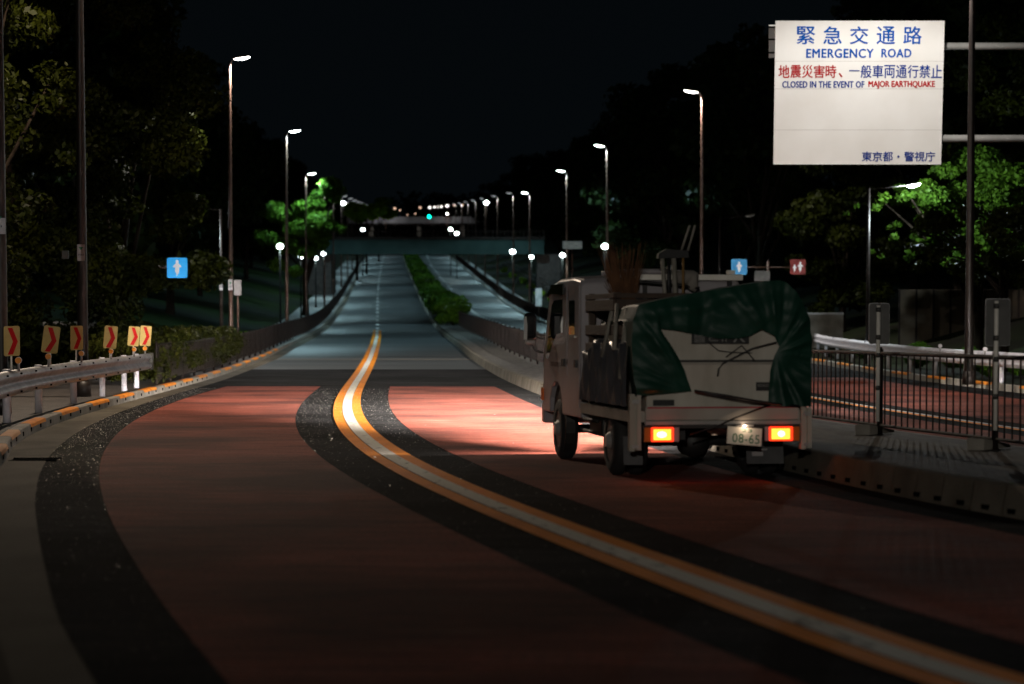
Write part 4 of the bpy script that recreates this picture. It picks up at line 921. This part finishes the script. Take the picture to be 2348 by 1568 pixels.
# --- headlamps: lens, and a source under an added, unseen plate that cuts the beam flat
for x in (-.62,.62):
    h=T(MB().box((x-.13,5.0,.60),(x+.13,5.03,.72)),'headlight',M['lampin'],trk,False,.01)
    l=bpy.data.lights.new('headlight_beam','SPOT'); l.color=(1,.90,.82); l.energy=165000; l.shadow_soft_size=.012; l.spot_size=R(112); l.spot_blend=.9; beam_nodes(l)
    o=bpy.data.objects.new('headlight_beam',l); COL.objects.link(o); o.parent=trk; o.location=(x,5.06,.64); o.rotation_euler=(R(90),0,R(-8))
    l=bpy.data.lights.new('wide_fill_beam','SPOT'); l.color=(1,.86,.78); l.energy=170; l.shadow_soft_size=.02; l.spot_size=R(174); l.spot_blend=.3  # second wide spot, added to brighten the ground close to the bumper
    o=bpy.data.objects.new('wide_fill_beam',l); COL.objects.link(o); o.parent=trk; o.location=(x,5.05,.66); o.rotation_euler=(R(90-9),0,R(10))
    sh=MB().box((x-.20,5.062,.6425),(x+.20,5.30,.65)); sh.v=[(p[0],p[1],p[2]-(p[1]-5.062)*.064) for p in sh.v]; T(sh,'beam_cutoff_plate',M['chassis'],h)
# --- chassis, wheels
T(MB().box((-.36,.25,.38),(-.28,4.7,.54)).box((.28,.25,.38),(.36,4.7,.54)),'chassis_rails',M['chassis'])
T(MB().tube([(-.7,1.15,.33),(.7,1.15,.33)],.055,10).ell((0,1.15,.33),(.17,.17,.17)),'rear_axle',M['chassis'],trk,True)
T(MB().tube([(-.7,4.04,.33),(.7,4.04,.33)],.05,10),'front_axle',M['chassis'],trk,True)
T(MB().box((-.55,3.3,.34),(.5,3.62,.55)),'gearbox',M['chassis'],trk,False,.03)
T(MB().box((-.78,1.75,.34),(-.42,2.45,.56)),'fuel_tank',M['chassis'],trk,False,.03)
T(MB().box((.42,1.8,.36),(.74,2.3,.56)),'battery_box',M['chassis'],trk,False,.02)
def wheel(x,y,w,r=.335):
    rt=.045; pr=[(-w/2,r*.62),(-w/2,r-.05),(-w/2+.03,r-.008),(-w*.2,r),(w*.2,r),(w/2-.03,r-.008),(w/2,r-.05),(w/2,r*.62)]
    b=MB(); n=36; rows=[]
    for k in range(n+1):
        q=2*math.pi*k/n; rows.append([(x+a,y+rr*math.cos(q),r+rr*math.sin(q)) for a,rr in pr])
    b.grid(rows); ty=T(b,'wheel',M['rubber'],trk,True)
    s=-1 if x<0 else 1
    T(MB().tube([(x+s*w*.05,y,r),(x+s*w*.30,y,r),(x+s*w*.44,y,r)],[r*.64,r*.60,r*.64],24),'rim',M['rimm'],ty)
    T(MB().tube([(x+s*w*.44,y,r),(x+s*(w*.5+.035),y,r)],[.09,.06],14),'hub',M['chrome'],ty)
for s in (-1,1):
    wheel(s*.735,4.04,.18); wheel(s*.755,1.15,.15); wheel(s*.575,1.15,.15)
# --- bed, tail board and lamps
T(MB().box((-.86,.02,.56),(.86,2.50,.66)),'bed_frame',M['cream_dirty'])
T(MB().box((-.72,-.02,.575),(.745,.02,.695)),'tail_board',M['cream_dirty'],trk,False,.006)
T(MB().box((-.72,-.028,.535),(.76,.02,.565)),'tail_board_edge',M['chrome'])
T(MB().box((-.70,-.024,.686),(.75,-.0205,.699)),'red_stripe',M['redline'])
for x0,x1,z0,z1 in ((-.87,-.765,.29,.82),(.765,.865,.30,.70)):
    p=T(MB().box((x0,-.03,z0),(x0+.045,.06,z1)).box((x1-.04,-.035,z0+.01),(x1,.06,z1-.01)).box((x0+.01,-.01,z0+.02),(x1-.01,.05,z1-.02)),'corner_post',M['cream'])
    T(MB().box((x0+.02,-.05,z0+.03),(x1-.02,-.034,z0+.06)),'latch',M['chrome'],p)
    T(MB().box((x0+.02,-.05,z1-.09),(x1-.02,-.034,z1-.05)),'latch',M['chrome'],p)
T(MB().box((-.74,.0,.50),(.76,.10,.533)),'rear_beam',M['chassis'])
def tail(xo,x0,x1,xi,z0=.378,z1=.51):
    a=T(MB().box((min(xo,xi),-.005,z0-.006),(max(xo,xi),.06,z1+.006)),'tail_light',M['chassis'],trk,False,.006)
    T(MB().box((x0,-.03,z0),(x1,-.006,z1)),'stop_lens',M['tail'],a,False,.008)
    c=(x0+x1)/2+(-.01 if x0<0 else 0); w=abs(x1-x0)
    T(MB().box((x0+w*.09 if x0<x1 else x1+w*.09,-.034,z0+.016),((x1 if x0<x1 else x0)-w*.13,-.0305,z1-.018)),'lit_reflector',M['tail_mid'],a,False,.0017)
    T(MB().ell((c,-.036,(z0+z1)/2),(w*.22 if x0<0 else w*.15,.006,.030),16,6),'bulb_glow',M['tail_hot'],a,True)
    lo_,hi_=sorted((xo,x0 if abs(x0-xo)<abs(x1-xo) else x1)); T(MB().box((lo_+.003,-.026,z0),(hi_-.003,-.006,z1)),'indicator_lens',M['amber'],a)
    lo_,hi_=sorted((xi,x1 if abs(x1-xi)<abs(x0-xi) else x0)); T(MB().box((lo_+.003,-.026,z0),(hi_-.003,-.006,z1)),'reversing_lens',M['clear'],a)
tail(-.735,-.665,-.455,-.40); tail(.755,.685,.46,.415)
for x in (-.56,.57):
    l=bpy.data.lights.new('tail_lamp','POINT'); l.energy=.4; l.color=(1,.05,.015); l.shadow_soft_size=.03; o=bpy.data.objects.new('tail_lamp',l); COL.objects.link(o); o.parent=trk; o.location=(x,-.085,.44)
# number plate, slightly skewed
pm_=Matrix.Translation((.215,-.045,.425))@Matrix.Rotation(R(5),4,'Y')@Matrix.Rotation(R(-8),4,'X')
b=MB().box((-.165,-.004,-.082),(.165,.004,.082),pm_); pl=T(b,'number_plate',M['plate'])
b=text_mb('08-65',(-.115,.145,-.065,.02),-.0055,1.05); b.v=[tuple(pm_@Vector(p)) for p in b.v]; T(b,'plate_digits',M['plate_ink'],pl)
b=text_mb('23',(-.03,.07,.038,.068),-.0055,1.05); b.v=[tuple(pm_@Vector(p)) for p in b.v]; T(b,'plate_digits',M['plate_ink'],pl)
T(MB().box((.14,-.06,.515),(.30,-.01,.53)),'plate_lamp',M['chrome'],pl)
l=bpy.data.lights.new('plate_light','POINT'); l.energy=.35; l.color=(1,.72,.5); l.shadow_soft_size=.01; o=bpy.data.objects.new('plate_light',l); COL.objects.link(o); o.parent=trk; o.location=(.22,-.085,.518)
# mud flaps and side guard
for x0,x1 in ((.40,.76),(-.80,-.62)):
    f_=T(MB().add([(x0,.62,.40),(x1,.60,.40),(x1,.56,.13),(x0,.58,.13),(x0,.63,.40),(x1,.61,.40),(x1,.57,.13),(x0,.59,.13)],[(0,1,2,3),(7,6,5,4),(0,4,5,1),(1,5,6,2),(2,6,7,3),(3,7,4,0)]),'mud_flap',mat('mud_flap_grey',(.07,.07,.072),.6,col2=(.04,.04,.042),nscale=6))
    if x0>0: T(MB().box((.45,.575,.205),(.56,.58,.245)).box((.50,.575,.26),(.60,.58,.275)),'flap_mark',M['clear'],f_)
T(MB().tube([(-.83,1.75,.50),(-.83,2.45,.50)],.02,8).tube([(-.83,1.75,.38),(-.83,2.45,.38)],.02,8),'side_guard',M['chassis'],trk,True)
# --- cargo box behind the tarpaulin
T(MB().box((-.70,.03,.66),(.78,1.95,1.50)),'cargo_box',M['cream'],trk,False,.01)
T(MB().box((-.60,.012,1.115),(.74,.0275,1.135)),'panel_rib',M['chassis'])
T(MB().box((-.60,.018,1.09),(.74,.0275,1.112)),'panel_rib',M['cream_dirty'])
lb=T(MB().box((.345,.016,.845),(.50,.028,.925)),'warning_label',M['black_board'])
T(MB().box((.352,.0125,.900),(.49,.0155,.905)).box((.352,.0125,.885),(.49,.0155,.889)),'label_lines',M['board_letters'],lb)
T(MB().box((-.64,.012,.71),(-.44,.028,.765)),'black_slot',M['black_board'])
bb=T(MB().box((-.28,-.006,1.285),(.27,.0,1.392)),'name_board',M['black_board'])
b=MB()
for k in range(6): b.box((-.255,-.0095,1.30+k*.014),(-.155,-.0065,1.306+k*.014))
b.box((-.245,-.0095,1.385),(-.165,-.0065,1.389))
for k,(z) in enumerate((1.31,1.338,1.366)): b.box((-.115,-.0095,z),(-.03,-.0065,z+.008))
b.box((-.115,-.0095,1.31),(-.105,-.0065,1.374)).box((.01,-.0095,1.305),(.018,-.0065,1.372)).box((.045,-.0095,1.305),(.053,-.0065,1.365))
b.prism([(.115,1.30),(.135,1.30),(.185,1.372),(.172,1.376)],'y',-.0095,-.0065); b.prism([(.165,1.345),(.178,1.352),(.235,1.30),(.212,1.30)],'y',-.0095,-.0065)
T(b,'board_characters',M['board_letters'],bb)
# grey sheet over the left side of the bed
rows=[]
for i in range(40):
    y=.12+i*2.36/39; zt=1.26+.05*math.sin(i*.5)-(.0 if i<30 else (i-30)*.012); r=[]
    for j in range(12):
        z=.70+(zt-.70)*j/11; x=-.875-.022*math.sin(i*.9+j*.25)-.015*math.sin(i*2.1-j*.3)+.03*(j/11)**2; r.append((x,y,z))
    r.append((-.80,y,zt+.02)); r.append((-.60,y,zt+.0)); rows.append(r)
T(MB().grid(rows),'grey_side_sheet',M['tarp_grey'],trk,True)

# --- green tarpaulin thrown over the load: a thing of its own
tp=thing('green_tarpaulin',TM.translation,'creased dark green tarpaulin tied over the truck load','tarpaulin'); tp.matrix_world=TM.copy()
outer=[(-.80,.80),(-.835,.95),(-.845,1.10),(-.85,1.30),(-.84,1.50),(-.79,1.645),(-.60,1.69),(-.35,1.745),(-.10,1.785),(.15,1.825),(.38,1.865),(.55,1.88),(.62,1.86),(.72,1.76),(.79,1.64),(.85,1.49),(.865,1.30),(.868,1.10),(.866,.92),(.862,.70)]
inner=[(-.28,.845),(-.31,.93),(-.35,1.04),(-.40,1.14),(-.46,1.24),(-.54,1.35),(-.60,1.43),(-.44,1.41),(-.30,1.385),(-.12,1.345),(.02,1.33),(.16,1.335),(.27,1.36),(.38,1.42),(.50,1.36),(.55,1.26),(.50,1.16),(.46,1.02),(.455,.86),(.44,.70)]
def pl_resample(p,n):
    L=[0]
    for a,c in zip(p,p[1:]): L.append(L[-1]+1)
    out=[]
    for i in range(n):
        t_=i*(len(p)-1)/(n-1); k=min(int(t_),len(p)-2); f=t_-k; out.append((p[k][0]*(1-f)+p[k+1][0]*f,p[k][1]*(1-f)+p[k+1][1]*f))
    return out
N=150; Mm=26; O=pl_resample(outer,N); I=pl_resample(inner,N)
def fold(x,z,i):
    v=mnoise.noise(Vector((x*1.6,z*1.6,3)))*.09
    k=max(0,min(1,(x+.35)/.5)); cx_,cz_=(-.28,.84) if x<-.1 else (.52,1.20)
    a=math.atan2(z-cz_,x-cx_); r_=math.hypot(x-cx_,z-cz_)
    v+=.05*mnoise.noise(Vector((a*4.5,r_*.8,9)))*min(1,r_*3)+.022*mnoise.noise(Vector((a*10,r_*1.2,2)))*min(1,r_*3)
    v+=.03*mnoise.noise(Vector((x*3.5,z*9,4)))
    return v
rows=[]
for i in range(N):
    r=[]
    for j in range(Mm):
        t_=j/(Mm-1); x=O[i][0]*(1-t_)+I[i][0]*t_; z=O[i][1]*(1-t_)+I[i][1]*t_
        edge=1-min(1,(1-t_)/.15)*0
        y=-.035-fold(x,z,i)*(.55+.45*math.sin(math.pi*min(1,t_*1.3)))-.03*math.sin(math.pi*t_)
        r.append((x,y,z))
    rows.append(r)
T(MB().grid(rows),'rear_drape',M['tarp'],tp,True)
rows=[]
for j in range(26):
    u=j/25; r=[]
    for i in range(N):
        x,z=O[i]; y=-.035-fold(x,z,i)*.55+u*1.75
        dz=-.12*u*u-.05*math.sin(u*5+x*3)*u+mnoise.noise(Vector((x*2,u*4,1)))*.05*u
        zz=z+(dz if z>1.2 else dz*.2)
        if x<-.7 and z<1.62: zz=max(zz,min(z,1.0+.5*u)) if z<1.0 else zz
        if x<-.75 and u>.18 and z<1.5: zz=1.5-.0*u
        r.append((x+(.04*u if x<0 else -.04*u)+mnoise.noise(Vector((u*5,z*3,x*2)))*.02,y,zz))
    rows.append(r)
T(MB().grid(rows),'top_sheet',M['tarp'],tp,True)
st=thing('tie_strap',TM.translation,'black straps drawn across the back of the truck load','strap'); st.matrix_world=TM.copy()
def strap_(name,pts,r): MB().tube(pts,r,6).build(name,M['strap'],st,True)
strap_('strap_line',[(-.27,-.09,.85),(.05,-.06,.80),(.30,-.06,.755),(.50,-.07,.725),(.74,-.06,.70)],.014)
strap_('strap_line',[(-.25,-.07,.835),(.05,-.055,.775),(.30,-.05,.73),(.46,-.05,.715)],.010)
strap_('strap_line',[(.46,-.05,.715),(.30,-.05,.66),(.10,-.05,.585),(-.02,-.045,.53),(-.30,-.03,.44)],.009)
strap_('strap_line',[(.52,-.06,1.30),(.30,-.01,1.24),(.12,0,1.15),(.02,0,1.10),(-.02,0,1.05),(-.03,0,.98)],.009)
strap_('strap_line',[(-.12,-.01,1.30),(-.02,0,1.22),(.10,0,1.205),(.30,0,1.20)],.005)
strap_('strap_line',[(.05,0,1.16),(.20,0,1.27),(.32,-.01,1.13)],.006)
# --- things carried behind the cab
def carried(name,label,cat,group=None):
    o=thing(name,TM.translation,label,cat,group); o.matrix_world=TM.copy(); return o
c=carried('wooden_rack','weathered brown plank rack standing behind the cab','rack')
for k,(z,h) in enumerate(((1.60,.11),(1.36,.10),(1.20,.08),(1.72,.05))):
    T(MB().box((-.80,.95+.0,z),(.35,1.0,z+h)).box((-.82,1.0,z),(-.79,2.45,z+h)),'plank',M['wood'],c,False,.005)
for x,y in ((-.77,1.05),(-.77,2.35),(.3,1.05),(.3,2.35)): T(MB().box((x-.03,y-.03,.66),(x+.03,y+.03,1.78)),'upright',M['wood'],c)
T(MB().box((-.78,1.02,1.14),(.33,2.45,1.17)),'shelf',M['wood'],c)
c=carried('lean_pole_bundle','pale poles leaning against the plank rack beside the grey sheet','poles')
for a,e,r in (((-.86,.45,.95),(-.77,.55,1.62),.028),((-.86,.75,1.22),(-.79,.95,1.66),.022),((-.87,1.3,1.15),(-.80,1.15,1.60),.02)): T(MB().tube([a,e],r,8),'leaning_pole',M['tool'],c,True)
c=carried('twig_broom','bundle of brown twigs spreading upward behind the cab','broom')
g2=random.Random(3)
for q in range(1):
    b=MB()
    for k in range(300):
        u=g2.uniform(-1,1); v=g2.uniform(-1,1); h=g2.uniform(.15,1.0)**.8; base=Vector((-.42+u*.07,2.36+v*.05,1.66)); top=Vector((-.44+u*.16*(.6+h)+g2.uniform(-.07,.05),2.36+v*.14,1.66+.66*h))
        mid=(base+top)/2+Vector((g2.uniform(-.02,.02),0,0)); b.tube([base,mid,top],[.005,.004,.0015],3,False)
    T(b,'twigs',M['twig'],c)
T(MB().tube([(-.42,2.36,1.15),(-.42,2.36,1.70)],.05,8),'binding',M['twig'],c,True)
c=carried('roof_beam','long white beam lying across the rack above the cab','beam')
T(MB().box((-.30,2.50,1.925),(.86,2.58,1.985)),'beam_body',M['white_pole'],c,False,.008)
T(MB().box((.70,2.49,1.988),(.77,2.59,2.03)),'end_stop',M['white_pole'],c)
for x in (-.2,.7): T(MB().box((x,2.5,1.60),(x+.04,2.56,1.922)),'support',M['chassis'],c)
c=carried('rolled_sack','grey rolled sack tied on top of the white beam','sack')
b=MB().ell((.22,2.44,1.955),(.13,.10,.085),18,10).ell((.30,2.40,1.90),(.07,.07,.11),14,8)
b.v=[(x+mnoise.noise(Vector((x*9,y*9,z*9)))*.03,y,z+mnoise.noise(Vector((x*8,z*8,5)))*.03) for x,y,z in b.v]; T(b,'sack_body',M['sack'],c,True)
T(MB().tube([(-.6,2.42,1.93),(-.2,2.40,1.90),(.18,2.38,1.87),(.36,2.36,1.84)],.016,8),'lashing_bar',M['strap'],c,True)
c=carried('tool_bundle','long handled tools standing upright above the truck load','tools')
for (x0,z0,x1,z1,r,m) in ((-.02,1.5,-.07,2.17,.022,'tool'),(.08,1.5,.05,2.16,.026,'tool'),(.15,1.5,.15,2.19,.013,'tool_y'),(-.0,1.6,.0,2.2,.02,'strap')): 
    T(MB().tube([(x0,2.2,z0),(x1,2.2,z1)],r,8),'tool_handle',M[m],c,True)
T(MB().prism([(-.12,2.14),(.20,2.15),(.19,2.22),(-.03,2.235),(-.11,2.19)],'y',2.15,2.25),'tool_heads',M['strap'],c)
for (x0,x1) in ((.13,.22),(.20,.275)): T(MB().tube([(x0,2.2,2.22),(x1,2.2,2.48)],.012,8),'tool_tip',M['tool'],c,True)
